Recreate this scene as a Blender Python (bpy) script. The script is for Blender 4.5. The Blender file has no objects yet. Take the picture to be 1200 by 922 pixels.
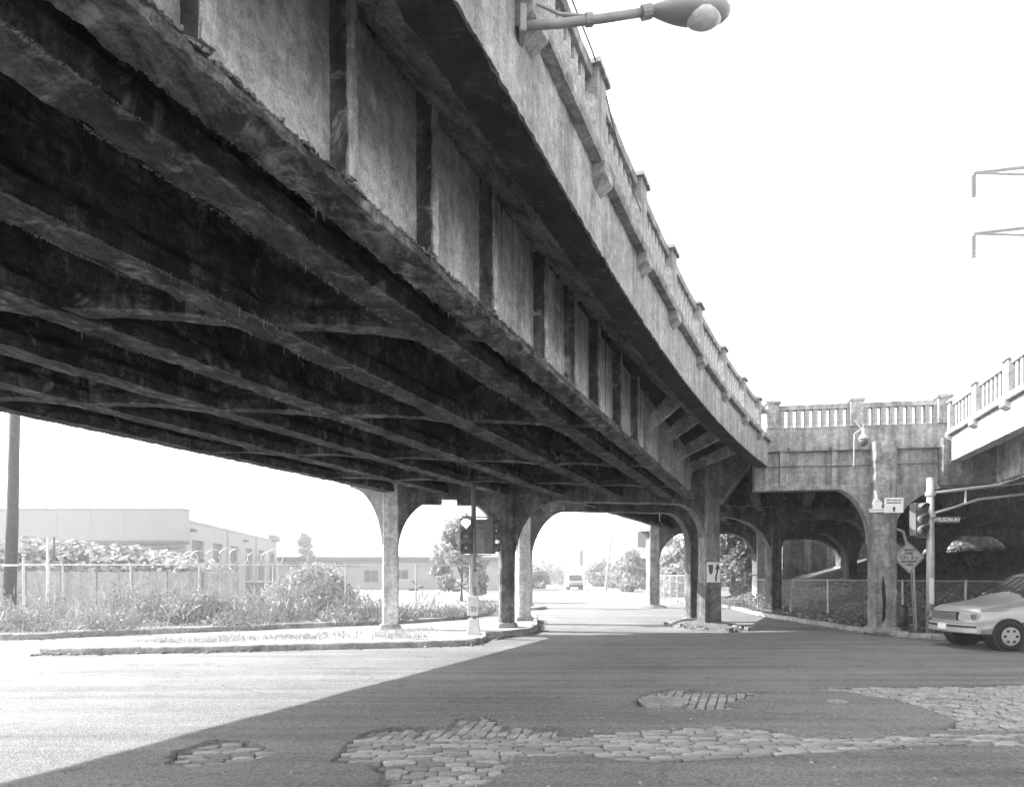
import bpy, math, random
import numpy as np
from mathutils import Vector, Matrix, noise as mnoise

random.seed(7)
rng = np.random.default_rng(7)
R = math.radians
SC = bpy.context.scene
COL = SC.collection

# ------------------------------------------------------------------ camera
CAM_H, FPX, CX, HY = 1.8, 800.0, 590.0, 675.0      # photo-derived: focal in photo px, principal column, horizon row
cam = bpy.data.cameras.new('camera')
cam.sensor_fit = 'HORIZONTAL'
cam.sensor_width = 36.0
cam.lens = FPX / 1200.0 * 36.0
cam.shift_x = (600.0 - CX) / 1200.0
cam.shift_y = (HY - 461.0) / 1200.0
cam.clip_start = 0.05
cam.clip_end = 3000.0
camo = bpy.data.objects.new('camera', cam)
camo.location = (0, 0, CAM_H)
camo.rotation_euler = (R(90), 0, 0)
COL.objects.link(camo)
SC.camera = camo

# ------------------------------------------------------------------ sky, sun, exposure
SUN_EL = R(36.6)
LH = Vector((0.98, -0.2, 0)).normalized()           # horizontal travel of the light
world = bpy.data.worlds.new('World')
SC.world = world
world.use_nodes = True
wn, wl = world.node_tree.nodes, world.node_tree.links
wn.clear()
sky = wn.new('ShaderNodeTexSky')
sky.sky_type = 'NISHITA'
sky.sun_disc = False
sky.sun_elevation = SUN_EL
sky.sun_rotation = math.atan2(-LH.x, -LH.y)
sky.dust_density = 1.0
sky.air_density = 1.0
bw = wn.new('ShaderNodeRGBToBW')                    # black-and-white film
bg = wn.new('ShaderNodeBackground')
bg.inputs['Strength'].default_value = 0.15
wo = wn.new('ShaderNodeOutputWorld')
wl.new(sky.outputs[0], bw.inputs[0])
wl.new(bw.outputs[0], bg.inputs['Color'])
wl.new(bg.outputs[0], wo.inputs['Surface'])

sun = bpy.data.lights.new('sun', 'SUN')
sun.energy = 2.0
sun.angle = R(0.55)
sun.color = (1, 1, 1)
suno = bpy.data.objects.new('sun', sun)
ldir = Vector((LH.x * math.cos(SUN_EL), LH.y * math.cos(SUN_EL), -math.sin(SUN_EL)))
suno.rotation_euler = ldir.to_track_quat('-Z', 'Y').to_euler()
suno.location = (-30, 10, 40)
COL.objects.link(suno)

SC.view_settings.view_transform = 'Standard'
SC.view_settings.look = 'None'
SC.view_settings.gamma = 1.0
SC.view_settings.exposure = 2.95
SC.render.engine = 'CYCLES'
SC.cycles.use_denoising = True
SC.cycles.use_adaptive_sampling = True
SC.cycles.adaptive_threshold = 0.02
SC.cycles.max_bounces = 5
SC.cycles.diffuse_bounces = 4
SC.cycles.transparent_max_bounces = 12
SC.cycles.volume_bounces = 0

# ------------------------------------------------------------------ materials (all neutral: black-and-white photograph)
MATS = {}
def newmat(name):
    m = bpy.data.materials.new(name)
    m.use_nodes = True
    MATS[name] = m
    return m, m.node_tree.nodes, m.node_tree.links, m.node_tree.nodes['Principled BSDF']
def g(v):
    return (v, v, v, 1)
def plain(name, v, rough=0.7, metal=0.0, emit=None, var=0.15, nscale=6.0):
    m, n, l, b = newmat(name)
    b.inputs['Roughness'].default_value = rough
    b.inputs['Metallic'].default_value = metal
    tc = n.new('ShaderNodeTexCoord')
    nz = n.new('ShaderNodeTexNoise'); nz.inputs['Scale'].default_value = nscale; nz.inputs['Detail'].default_value = 6
    l.new(tc.outputs['Object'], nz.inputs['Vector'])
    cr = n.new('ShaderNodeValToRGB')
    cr.color_ramp.elements[0].position = 0.3; cr.color_ramp.elements[0].color = g(v * (1 - var))
    cr.color_ramp.elements[1].position = 0.7; cr.color_ramp.elements[1].color = g(v * (1 + var))
    l.new(nz.outputs['Fac'], cr.inputs[0])
    l.new(cr.outputs[0], b.inputs['Base Color'])
    if emit:
        b.inputs['Emission Color'].default_value = g(1)
        b.inputs['Emission Strength'].default_value = emit
    return m
def concrete(name, lo, hi, streak=0.5, effl=0.0, efflv=0.6, bump=0.3, bscale=14.0, boards=0.0, scale=1.0, spall=0.0, crack=0.0, rough=0.92, bdist=0.03, grain=0.28, along=None):
    """weathered concrete: broad mottling, vertical run stains, pale lime bloom, dark spalls, hairline cracks, relief"""
    m, n, l, b = newmat(name)
    b.inputs['Roughness'].default_value = rough
    b.inputs['Specular IOR Level'].default_value = 0.25
    tc = n.new('ShaderNodeTexCoord')
    def nz(sc, det, vec=None, rough_=0.6, dist=0.0):
        t = n.new('ShaderNodeTexNoise'); t.inputs['Scale'].default_value = sc; t.inputs['Detail'].default_value = det
        t.inputs['Roughness'].default_value = rough_; t.inputs['Distortion'].default_value = dist
        l.new(vec or tc.outputs['Object'], t.inputs['Vector']); return t.outputs['Fac']
    def ramp(src, p0, p1, c0=0.0, c1=1.0):
        r = n.new('ShaderNodeMapRange'); r.inputs['From Min'].default_value = p0; r.inputs['From Max'].default_value = p1
        r.inputs['To Min'].default_value = c0; r.inputs['To Max'].default_value = c1
        l.new(src, r.inputs['Value']); return r.outputs['Result']
    def mix(fac, a, bb):
        x = n.new('ShaderNodeMix'); x.data_type = 'FLOAT'
        for s, k in ((fac, 0), (a, 2), (bb, 3)):
            if isinstance(s, (int, float)): x.inputs[k].default_value = s
            else: l.new(s, x.inputs[k])
        return x.outputs[0]
    def mul(a, bb):
        x = n.new('ShaderNodeMath'); x.operation = 'MULTIPLY'
        for s, k in ((a, 0), (bb, 1)):
            if isinstance(s, (int, float)): x.inputs[k].default_value = s
            else: l.new(s, x.inputs[k])
        return x.outputs[0]
    mp = n.new('ShaderNodeMapping'); mp.inputs['Scale'].default_value = (5 * scale, 5 * scale, 0.35 * scale)
    l.new(tc.outputs['Object'], mp.inputs['Vector'])
    v = mix(ramp(nz(1.6 * scale, 6), 0.36, 0.64), lo, hi)
    v = mul(v, ramp(nz(9 * scale, 5, None, 0.7), 0.32, 0.68, 0.66, 1.34))
    v = mul(v, ramp(nz(48 * scale, 2, None, 0.7), 0.3, 0.7, 1 - grain, 1 + grain))
    if along:
        ma = n.new('ShaderNodeMapping'); ma.inputs['Rotation'].default_value = (0, 0, along); ma.inputs['Scale'].default_value = (7, 0.9, 7)
        l.new(tc.outputs['Object'], ma.inputs['Vector'])
        v = mul(v, ramp(nz(1.0, 7, ma.outputs['Vector'], 0.72, 0.9), 0.38, 0.64, 0.45, 1.9))
    if streak:
        v = mul(v, ramp(nz(1.0, 7, mp.outputs['Vector']), 0.35, 0.62, 1 - streak, 1.1))
    if spall:
        v = mix(mul(ramp(nz(2.6 * scale, 7, None, 0.72, 0.6), 0.53, 0.58), spall), v, lo * 0.35)
    if effl:
        e = mul(ramp(nz(2.1 * scale, 7, None, 0.72, 1.2), 0.52, 0.62), ramp(nz(1.3, 6, mp.outputs['Vector']), 0.42, 0.6))
        v = mix(mul(e, effl), v, efflv)
    if crack:
        vo = n.new('ShaderNodeTexVoronoi'); vo.feature = 'DISTANCE_TO_EDGE'; vo.inputs['Scale'].default_value = 1.3 * scale
        mp2 = n.new('ShaderNodeVectorMath'); mp2.operation = 'ADD'
        wn_ = n.new('ShaderNodeTexNoise'); wn_.inputs['Scale'].default_value = 3 * scale; wn_.inputs['Detail'].default_value = 6
        l.new(tc.outputs['Object'], wn_.inputs['Vector']); l.new(tc.outputs['Object'], mp2.inputs[0]); l.new(wn_.outputs['Color'], mp2.inputs[1])
        l.new(mp2.outputs[0], vo.inputs['Vector'])
        c = mul(ramp(vo.outputs['Distance'], 0.0, 0.012, 1, 0), ramp(nz(0.9, 3), 0.5, 0.6))
        v = mix(mul(c, crack), v, efflv)
    cb = n.new('ShaderNodeCombineColor')
    for i in range(3): l.new(v, cb.inputs[i])
    l.new(cb.outputs[0], b.inputs['Base Color'])
    h = mix(0.45, nz(bscale, 5, None, 0.7), nz(bscale * 0.22, 4, None, 0.65, 0.5))
    if boards:
        wv = n.new('ShaderNodeTexWave'); wv.bands_direction = 'Z'; wv.inputs['Scale'].default_value = 2.2
        wv.inputs['Distortion'].default_value = 1.2; wv.inputs['Detail'].default_value = 3
        l.new(tc.outputs['Object'], wv.inputs['Vector'])
        h = mix(boards, h, wv.outputs['Fac'])
    bp = n.new('ShaderNodeBump'); bp.inputs['Strength'].default_value = bump; bp.inputs['Distance'].default_value = bdist
    l.new(h, bp.inputs['Height']); l.new(bp.outputs[0], b.inputs['Normal'])
    return m

M_FASCIA = concrete('fascia_concrete', 0.27, 0.40, streak=0.35, bump=0.35, boards=0.25, effl=0.25, efflv=0.6)
M_RAIL = concrete('parapet_concrete', 0.26, 0.40, streak=0.4, bump=0.6, bscale=22, spall=0.5)
M_WEB = concrete('girder_web_concrete', 0.36, 0.56, streak=0.3, effl=0.9, efflv=0.72, bump=0.3, crack=0.8, bscale=10)
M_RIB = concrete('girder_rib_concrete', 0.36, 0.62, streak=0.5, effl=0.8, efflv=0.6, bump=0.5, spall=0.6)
M_RIBSHADE = concrete('shaded_stained_rib_concrete', 0.07, 0.20, streak=0.6, effl=0.9, efflv=0.5, bump=0.6, spall=0.5)  # shade of the rib's near face put into the colour, plus run stains and spalls
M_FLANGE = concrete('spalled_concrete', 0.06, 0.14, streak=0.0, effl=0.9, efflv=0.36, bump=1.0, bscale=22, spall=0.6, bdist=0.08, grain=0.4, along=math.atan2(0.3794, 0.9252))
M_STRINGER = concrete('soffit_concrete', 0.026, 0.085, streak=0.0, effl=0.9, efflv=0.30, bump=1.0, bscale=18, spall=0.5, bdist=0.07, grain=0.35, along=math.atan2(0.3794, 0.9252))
M_HAUNCH = concrete('raw_broken_concrete', 0.16, 0.42, streak=0.0, bump=1.0, bscale=26, spall=0.6, bdist=0.12, grain=0.45)
M_SOOT = concrete('soot_crusted_concrete', 0.02, 0.05, streak=0.0, bump=1.0, bscale=20, effl=0.5, efflv=0.2, bdist=0.05)
M_LIME = concrete('lime_crust', 0.14, 0.30, streak=0.0, bump=1.0, bscale=30, spall=0.4, bdist=0.04)
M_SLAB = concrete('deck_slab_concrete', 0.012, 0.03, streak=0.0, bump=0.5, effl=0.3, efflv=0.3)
M_COL = concrete('column_concrete', 0.20, 0.33, streak=0.45, effl=0.3, efflv=0.5, bump=0.5, spall=0.45)
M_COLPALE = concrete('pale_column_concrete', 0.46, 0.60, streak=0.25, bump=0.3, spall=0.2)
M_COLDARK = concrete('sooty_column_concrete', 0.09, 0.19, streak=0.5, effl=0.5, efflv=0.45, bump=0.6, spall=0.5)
M_CROSS = concrete('cross_girder_concrete', 0.25, 0.36, streak=0.45, effl=0.3, efflv=0.5, bump=0.4, boards=0.2, spall=0.15)
M_KERB = concrete('kerb_stone', 0.22, 0.36, streak=0.2, bump=0.4, spall=0.3, bscale=30)
M_WALK = concrete('pavement_concrete', 0.26, 0.40, streak=0.0, bump=0.4, spall=0.2, bscale=25)
M_RUBBLE = concrete('rubble', 0.14, 0.32, streak=0.0, bump=1.0, bscale=18, spall=0.3, bdist=0.06)
M_MOUND = concrete('trodden_rubble', 0.10, 0.22, streak=0.0, bump=1.0, bscale=14, spall=0.4, bdist=0.06)
M_BLOCK = concrete('block_wall', 0.2, 0.27, streak=0.25, bump=0.3)

def asphalt_mat():
    m, n, l, b = newmat('worn_asphalt')
    b.inputs['Roughness'].default_value = 0.85
    b.inputs['Specular IOR Level'].default_value = 0.3
    tc = n.new('ShaderNodeTexCoord')
    def nz(sc, det, rough=0.6, vec=None):
        t = n.new('ShaderNodeTexNoise'); t.inputs['Scale'].default_value = sc; t.inputs['Detail'].default_value = det; t.inputs['Roughness'].default_value = rough
        l.new(vec or tc.outputs['Object'], t.inputs['Vector']); return t.outputs['Fac']
    def ramp(src, p0, p1, c0, c1):
        r = n.new('ShaderNodeMapRange'); r.inputs['From Min'].default_value = p0; r.inputs['From Max'].default_value = p1
        r.inputs['To Min'].default_value = c0; r.inputs['To Max'].default_value = c1
        l.new(src, r.inputs['Value']); return r.outputs['Result']
    def mul(a, c):
        x = n.new('ShaderNodeMath'); x.operation = 'MULTIPLY'; l.new(a, x.inputs[0]); l.new(c, x.inputs[1]); return x.outputs[0]
    mp = n.new('ShaderNodeMapping'); mp.inputs['Scale'].default_value = (0.12, 1.6, 1); mp.inputs['Rotation'].default_value = (0, 0, R(-6))
    l.new(tc.outputs['Object'], mp.inputs['Vector'])
    vo = n.new('ShaderNodeTexVoronoi'); vo.inputs['Scale'].default_value = 42; l.new(tc.outputs['Object'], vo.inputs['Vector'])
    v = ramp(nz(0.55, 8), 0.3, 0.7, 0.175, 0.235)
    v = mul(v, ramp(nz(1.0, 6, 0.6, mp.outputs['Vector']), 0.35, 0.65, 0.74, 1.18))
    v = mul(v, ramp(vo.outputs['Color'], 0.0, 1.0, 0.62, 1.38))
    v = mul(v, ramp(nz(110, 3), 0.35, 0.65, 0.7, 1.3))
    v = mul(v, ramp(nz(3.1, 6, 0.7), 0.60, 0.70, 1.0, 0.5))
    v = mul(v, ramp(nz(0.9, 5, 0.65), 0.58, 0.70, 1.0, 0.78))
    va = n.new('ShaderNodeVectorMath'); va.operation = 'ADD'
    wq = n.new('ShaderNodeTexNoise'); wq.inputs['Scale'].default_value = 1.4; wq.inputs['Detail'].default_value = 5
    l.new(tc.outputs['Object'], wq.inputs['Vector']); l.new(tc.outputs['Object'], va.inputs[0]); l.new(wq.outputs['Color'], va.inputs[1])
    mq = n.new('ShaderNodeMapping'); mq.inputs['Scale'].default_value = (0.16, 0.42, 1); l.new(va.outputs[0], mq.inputs['Vector'])
    vc = n.new('ShaderNodeTexVoronoi'); vc.feature = 'DISTANCE_TO_EDGE'; vc.voronoi_dimensions = '2D'; vc.inputs['Scale'].default_value = 1.0; l.new(mq.outputs[0], vc.inputs['Vector'])
    v = mul(v, ramp(vc.outputs['Distance'], 0.0, 0.005, 0.6, 1.0))
    cb = n.new('ShaderNodeCombineColor')
    for i in range(3): l.new(v, cb.inputs[i])
    l.new(cb.outputs[0], b.inputs['Base Color'])
    bp = n.new('ShaderNodeBump'); bp.inputs['Strength'].default_value = 0.7; bp.inputs['Distance'].default_value = 0.012
    mxx = n.new('ShaderNodeMath'); mxx.operation = 'ADD'; l.new(nz(60, 6, 0.7), mxx.inputs[0]); l.new(vo.outputs['Distance'], mxx.inputs[1])
    l.new(mxx.outputs[0], bp.inputs['Height']); l.new(bp.outputs[0], b.inputs['Normal'])
    return m
M_ASPH = asphalt_mat()
M_DIRT = concrete('bare_dirt', 0.08, 0.17, streak=0.0, bump=1.0, bscale=8, spall=0.0, bdist=0.1)
M_DUST = concrete('dusty_ground', 0.22, 0.33, streak=0.0, bump=0.6, bscale=8, spall=0.3)
M_SETT = concrete('granite_sett', 0.27, 0.44, streak=0.0, bump=0.6, bscale=40, scale=2.5, bdist=0.012, spall=0.3)
for n_ in [M_SETT.node_tree]:
    oi_ = n_.nodes.new('ShaderNodeObjectInfo'); mr_ = n_.nodes.new('ShaderNodeMapRange'); mr_.inputs['To Min'].default_value = 0.68; mr_.inputs['To Max'].default_value = 1.3
    mm_ = n_.nodes.new('ShaderNodeMix'); mm_.data_type = 'RGBA'; mm_.blend_type = 'MULTIPLY'; mm_.inputs[0].default_value = 1.0
    bs_ = n_.nodes['Principled BSDF']; src_ = bs_.inputs['Base Color'].links[0].from_socket
    n_.links.new(oi_.outputs['Random'], mr_.inputs['Value']); n_.links.new(src_, mm_.inputs[6]); n_.links.new(mr_.outputs[0], mm_.inputs[7]); n_.links.new(mm_.outputs[2], bs_.inputs['Base Color'])
M_GALV = plain('galvanised_metal', 0.42, 0.5, 0.6)
M_PAINTPALE = plain('pale_painted_metal', 0.62, 0.5)
M_DARKMETAL = plain('dark_metal', 0.05, 0.5)
M_GREYMETAL = plain('grey_painted_metal', 0.27, 0.5)
M_SIGNALCASE = plain('signal_case_paint', 0.13, 0.5)
M_LENS = plain('dark_lens', 0.06, 0.25)
M_LENSMID = plain('unlit_lens', 0.14, 0.25)
M_LIT = plain('lit_lens', 0.7, 0.4, 0, 2.0)
M_WHITE = plain('white_sign_face', 0.75, 0.5, var=0.06)
M_SIGNGREY = plain('faded_sign_face', 0.42, 0.5, var=0.1)
M_BLACK = plain('black_paint', 0.02, 0.6)
M_WOOD = plain('weathered_pole_wood', 0.05, 0.9, var=0.4, nscale=9)
M_BARK = plain('bark', 0.08, 0.95, var=0.4)
M_SIDING = plain('pale_metal_siding', 0.235, 0.6, var=0.05, nscale=1.0)
M_STUCCO = plain('pale_stucco', 0.29, 0.8, var=0.06, nscale=1.0)
M_SHUTTER = plain('roller_door', 0.09, 0.5, var=0.06)
M_TRIM = plain('grey_trim', 0.09, 0.6)
M_GLASSDK = plain('window_glass', 0.05, 0.1)
M_CARPAINT = plain('silver_car_paint', 0.40, 0.28, 0.35, var=0.02)
M_TYRE = plain('tyre_rubber', 0.02, 0.8)
M_CHROME = plain('bright_trim', 0.7, 0.2, 0.9)
M_HEADLAMP = plain('headlamp_glass', 0.30, 0.15, var=0.4, nscale=30)
M_GLASSBOWL = plain('lamp_bowl', 0.55, 0.2, var=0.2, nscale=20)
M_SCRAP = plain('scrap_metal', 0.33, 0.6, 0.2, var=0.6, nscale=2.0)
def leafmat(name, v):
    m, n, l, b = newmat(name)
    b.inputs['Roughness'].default_value = 0.6
    oi = n.new('ShaderNodeNewGeometry')
    cr = n.new('ShaderNodeValToRGB')
    cr.color_ramp.elements[0].color = g(v * 0.5); cr.color_ramp.elements[1].color = g(v * 1.5)
    tcl = n.new('ShaderNodeTexCoord'); nl = n.new('ShaderNodeTexNoise'); nl.inputs['Scale'].default_value = 0.8; nl.inputs['Detail'].default_value = 3
    l.new(tcl.outputs['Object'], nl.inputs['Vector'])
    ad = n.new('ShaderNodeMath'); ad.operation = 'MULTIPLY_ADD'; ad.inputs[1].default_value = 0.45; l.new(oi.outputs['Random Per Island'], ad.inputs[0])
    rm = n.new('ShaderNodeMapRange'); rm.inputs['From Min'].default_value = 0.3; rm.inputs['From Max'].default_value = 0.7; rm.inputs['To Max'].default_value = 0.55
    l.new(nl.outputs['Fac'], rm.inputs['Value']); l.new(rm.outputs[0], ad.inputs[2]); l.new(ad.outputs[0], cr.inputs[0])
    l.new(cr.outputs[0], b.inputs['Base Color'])
    tr = n.new('ShaderNodeBsdfTranslucent'); l.new(cr.outputs[0], tr.inputs['Color'])
    mx = n.new('ShaderNodeMixShader'); mx.inputs[0].default_value = 0.35
    l.new(b.outputs[0], mx.inputs[1]); l.new(tr.outputs[0], mx.inputs[2])
    l.new(mx.outputs[0], n['Material Output'].inputs['Surface'])
    return m
M_WEED = leafmat('weed_leaf', 0.225)
M_LEAF = leafmat('tree_leaf', 0.31)
M_DEADLEAF = leafmat('dead_leaf', 0.11)
M_DRY = leafmat('dry_grass', 0.34)
def meshmat(name, v, cover):
    m, n, l, b = newmat(name)
    b.inputs['Base Color'].default_value = g(v); b.inputs['Roughness'].default_value = 0.5
    b.inputs['Alpha'].default_value = cover
    return m
M_CHAIN = meshmat('chain_link', 0.35, 0.16)

# ------------------------------------------------------------------ mesh helpers
WLOC = {}
class MB:
    def __init__(s): s.v = []; s.f = []; s.sm = False
    def add(s, vs, fs):
        k = len(s.v); s.v.extend([tuple(p) for p in vs]); s.f.extend([tuple(i + k for i in f) for f in fs]); return s
    def box(s, c, d, rz=0.0, taper=1.0):
        """box centred in x, y with its base at c.z"""
        a, b_, h = d[0] / 2, d[1] / 2, d[2]
        co, si = math.cos(rz), math.sin(rz); vs = []
        for z, t in ((0, 1), (h, taper)):
            for x, y in ((-a, -b_), (a, -b_), (a, b_), (-a, b_)):
                x, y = x * t, y * t
                vs.append((c[0] + x * co - y * si, c[1] + x * si + y * co, c[2] + z))
        return s.add(vs, [(3, 2, 1, 0), (4, 5, 6, 7), (0, 1, 5, 4), (1, 2, 6, 5), (2, 3, 7, 6), (3, 0, 4, 7)])
    def prism(s, poly, z0, z1):
        """horizontal polygon between two heights"""
        n = len(poly)
        vs = [(p[0], p[1], z0) for p in poly] + [(p[0], p[1], z1) for p in poly]
        return s.add(vs, [tuple(range(n))[::-1], tuple(range(n, 2 * n))] + [(i, (i + 1) % n, (i + 1) % n + n, i + n) for i in range(n)])
    def plate(s, poly, o, ax, nrm, t):
        """vertical polygon (a, z) at origin o along unit ax, thickness t along nrm, centred"""
        n = len(poly); vs = []
        for q in (-t / 2, t / 2):
            for a, z in poly:
                vs.append((o[0] + ax[0] * a + nrm[0] * q, o[1] + ax[1] * a + nrm[1] * q, z))
        return s.add(vs, [tuple(range(n)), tuple(range(n, 2 * n))[::-1]] + [((i + 1) % n, i, i + n, (i + 1) % n + n) for i in range(n)])
    def tube(s, pts, r, seg=8, r2=None, cap=True):
        pts = [Vector(p) for p in pts]; n = len(pts); rings = []
        for i, p in enumerate(pts):
            t = (pts[min(i + 1, n - 1)] - pts[max(i - 1, 0)]).normalized()
            a = t.cross(Vector((0, 0, 1)))
            if a.length < 1e-3: a = t.cross(Vector((1, 0, 0)))
            a.normalize(); b_ = t.cross(a)
            rr = r if r2 is None else r + (r2 - r) * i / (n - 1)
            rings.append([p + (a * math.cos(k * 2 * math.pi / seg) + b_ * math.sin(k * 2 * math.pi / seg)) * rr for k in range(seg)])
        fs = []
        for i in range(n - 1):
            for k in range(seg):
                fs.append((i * seg + k, i * seg + (k + 1) % seg, (i + 1) * seg + (k + 1) % seg, (i + 1) * seg + k))
        if cap: fs += [tuple(range(seg))[::-1], tuple(range((n - 1) * seg, n * seg))]
        return s.add([p for q in rings for p in q], fs)
    def lathe(s, c, prof, seg=16, axis='z'):
        vs = []; n = len(prof)
        for r, h in prof:
            for k in range(seg):
                a = k * 2 * math.pi / seg
                if axis == 'z': vs.append((c[0] + r * math.cos(a), c[1] + r * math.sin(a), c[2] + h))
                elif axis == 'y': vs.append((c[0] + r * math.cos(a), c[1] + h, c[2] + r * math.sin(a)))
                else: vs.append((c[0] + h, c[1] + r * math.cos(a), c[2] + r * math.sin(a)))
        fs = [(i * seg + k, i * seg + (k + 1) % seg, (i + 1) * seg + (k + 1) % seg, (i + 1) * seg + k) for i in range(n - 1) for k in range(seg)]
        fs += [tuple(range(seg))[::-1], tuple(range((n - 1) * seg, n * seg))]
        return s.add(vs, fs)
    def sweep(s, us, prof, P, amp=0.0, ns=4.0, seed=0.0, cap=True, keep=None):
        """closed profile (a, z) swept over stations us through P(u, a, z); amp roughens it"""
        n = len(prof); rows = []
        for u in us:
            row = []
            for j, (a, z) in enumerate(prof):
                p = Vector(P(u, a, z))
                if amp and not (keep and j in keep):
                    q = p * ns + Vector((seed, seed * 1.7, 0))
                    p = p + Vector((mnoise.fractal(q, 0.8, 2.1, 5), mnoise.fractal(q + Vector((31, 0, 0)), 0.8, 2.1, 5), mnoise.fractal(q + Vector((0, 57, 0)), 0.8, 2.1, 5))) * amp
                row.append(p)
            rows.append(row)
        fs = []
        for i in range(len(us) - 1):
            for k in range(n):
                fs.append((i * n + k, i * n + (k + 1) % n, (i + 1) * n + (k + 1) % n, (i + 1) * n + k))
        if cap: fs += [tuple(range(n))[::-1], tuple(range((len(us) - 1) * n, len(us) * n))]
        return s.add([p for q in rows for p in q], fs)
    def mesh(s, name, loc=(0, 0, 0)):
        me = bpy.data.meshes.new(name)
        me.from_pydata([(p[0] - loc[0], p[1] - loc[1], p[2] - loc[2]) for p in s.v], [], s.f)
        me.update()
        return me

def fix_normals(me):
    import bmesh
    bm = bmesh.new(); bm.from_mesh(me); bmesh.ops.recalc_face_normals(bm, faces=bm.faces); bm.to_mesh(me); bm.free()

def thing(name, label, cat, loc, group=None, kind=None):
    o = bpy.data.objects.new(name, None)
    o.empty_display_size = 0.2
    o.location = loc; COL.objects.link(o); WLOC[o.name] = Vector(loc)
    tag(o, label, cat, group, kind)
    return o
def tag(o, label=None, cat=None, group=None, kind=None):
    if label: o['label'] = label
    if cat: o['category'] = cat
    if group: o['group'] = group
    if kind: o['kind'] = kind
    return o
def part(name, mb, mat, parent=None, smooth=False, bevel=0.0, kind=None, label=None, normals=True, loc=None):
    w = WLOC[parent.name] if parent else Vector(loc or (0, 0, 0))
    me = mb.mesh(name, w)
    if normals: fix_normals(me)
    me.materials.append(mat)
    if smooth:
        me.shade_smooth()
    o = bpy.data.objects.new(name, me); COL.objects.link(o)
    if parent: o.parent = parent
    else: o.location = w
    WLOC[o.name] = w
    if bevel:
        md = o.modifiers.new('edge', 'BEVEL'); md.width = bevel; md.segments = 2; md.limit_method = 'ANGLE'; md.angle_limit = R(40)
    if kind: o['kind'] = kind
    if label: o['label'] = label
    return o
def inst(name, me, parent, loc, rz=0.0, scale=(1, 1, 1), rx=0.0, ry=0.0):
    """a piece sharing mesh data; loc is a world place"""
    o = bpy.data.objects.new(name, me); COL.objects.link(o)
    w = WLOC[parent.name] if parent else Vector((0, 0, 0))
    o.parent = parent
    o.location = Vector(loc) - w; o.rotation_euler = (rx, ry, rz); o.scale = scale
    WLOC[o.name] = Vector(loc)
    return o
def G(px, py, z=0.0):
    """photo pixel on a level sheet -> place"""
    Y = FPX * (CAM_H - z) / (py - HY)
    return ((px - CX) / FPX * Y, Y)
def AT(px, py, Y):
    return ((px - CX) / FPX * Y, Y, CAM_H + (HY - py) / FPX * Y)
def text_mesh(body, size, name='lettering', depth=0.004, bold=0.0):
    cu = bpy.data.curves.new('t', 'FONT'); cu.body = body; cu.size = size; cu.align_x = 'CENTER'; cu.align_y = 'CENTER'; cu.extrude = depth; cu.offset = bold
    o = bpy.data.objects.new('t', cu); COL.objects.link(o)
    bpy.context.view_layer.update()
    me = bpy.data.meshes.new_from_object(o.evaluated_get(bpy.context.evaluated_depsgraph_get()))
    bpy.data.objects.remove(o); bpy.data.curves.remove(cu)
    me.name = name
    return me
def lettering(body, size, mat, parent, loc, rz=0.0, bold=0.0, sx=1.0):
    me = text_mesh(body, size, bold=bold); me.materials.append(mat)
    return inst('lettering', me, parent, loc, rz, (sx, 1, 1), rx=R(90))

# ------------------------------------------------------------------ ground, road, setts
def inside(px, py, poly):
    c = np.zeros(px.shape, bool); n = len(poly)
    for i in range(n):
        x1, y1 = poly[i]; x2, y2 = poly[(i + 1) % n]
        t = ((y1 > py) != (y2 > py)) & (px < (x2 - x1) * (py - y1) / ((y2 - y1) + 1e-12) + x1)
        c ^= t
    return c
def gp(*pts): return [G(*p) for p in pts]
PATCH = {
 'small': gp((196, 894), (212, 877), (250, 867), (292, 867), (326, 882), (300, 889), (225, 898)),
 'upper': gp((425, 862), (432, 855), (530, 850), (536, 842), (572, 840), (592, 851), (655, 853), (655, 866), (425, 868)),
 'strip': gp((392, 891), (404, 876), (420, 866), (640, 864), (720, 858), (858, 850), (935, 861), (1010, 865), (1100, 860), (1330, 858), (1330, 874), (1100, 872), (985, 880), (880, 886), (760, 893), (690, 884), (600, 884), (520, 889), (420, 893)),
 'lower': gp((470, 889), (600, 884), (588, 902), (552, 922), (540, 945), (470, 950), (440, 925), (452, 905), (430, 893)),
 'manhole': gp((742, 822), (758, 812), (790, 806), (830, 810), (905, 810), (872, 819), (850, 823), (862, 830), (800, 830), (736, 827)),
 'right': gp((942, 806), (1010, 804), (1100, 803), (1180, 802), (1300, 801), (1300, 858), (1108, 855), (1122, 843), (1092, 831), (1050, 819), (990, 810)),
}
fine_x = np.arange(-4.2, 9.2, 0.045); fine_y = np.arange(4.6, 12.6, 0.035)
xs = np.concatenate([np.linspace(-70, -5, 40), fine_x, np.linspace(9.6, 70, 40)])
ys = np.concatenate([np.linspace(-40, 4.3, 30), fine_y, np.linspace(13, 260, 90)])
GX, GY = np.meshgrid(xs, ys)
wob = np.zeros(GX.shape); bumpz = np.zeros(GX.shape); wob2 = np.zeros(GX.shape)
fm = (GX > -4.4) & (GX < 9.5) & (GY > 4.5) & (GY < 12.7)
idx = np.argwhere(fm)
for i, j in idx:
    p = Vector((GX[i, j] * 3.0, GY[i, j] * 3.0, 0))
    wob[i, j] = mnoise.noise(p) + 0.5 * mnoise.noise(p * 3.1)
    wob2[i, j] = mnoise.noise(p + Vector((77, 9, 0))) + 0.5 * mnoise.noise(p * 2.7 + Vector((5, 55, 0)))
    bumpz[i, j] = mnoise.noise(Vector((GX[i, j] * 0.7, GY[i, j] * 0.7, 5))) * 0.012
hole = np.zeros(GX.shape, bool)
for poly in PATCH.values():
    hole |= inside(GX + 0.07 * wob, GY + 0.07 * wob2, poly)
GZ = bumpz - 0.085 * hole
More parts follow.
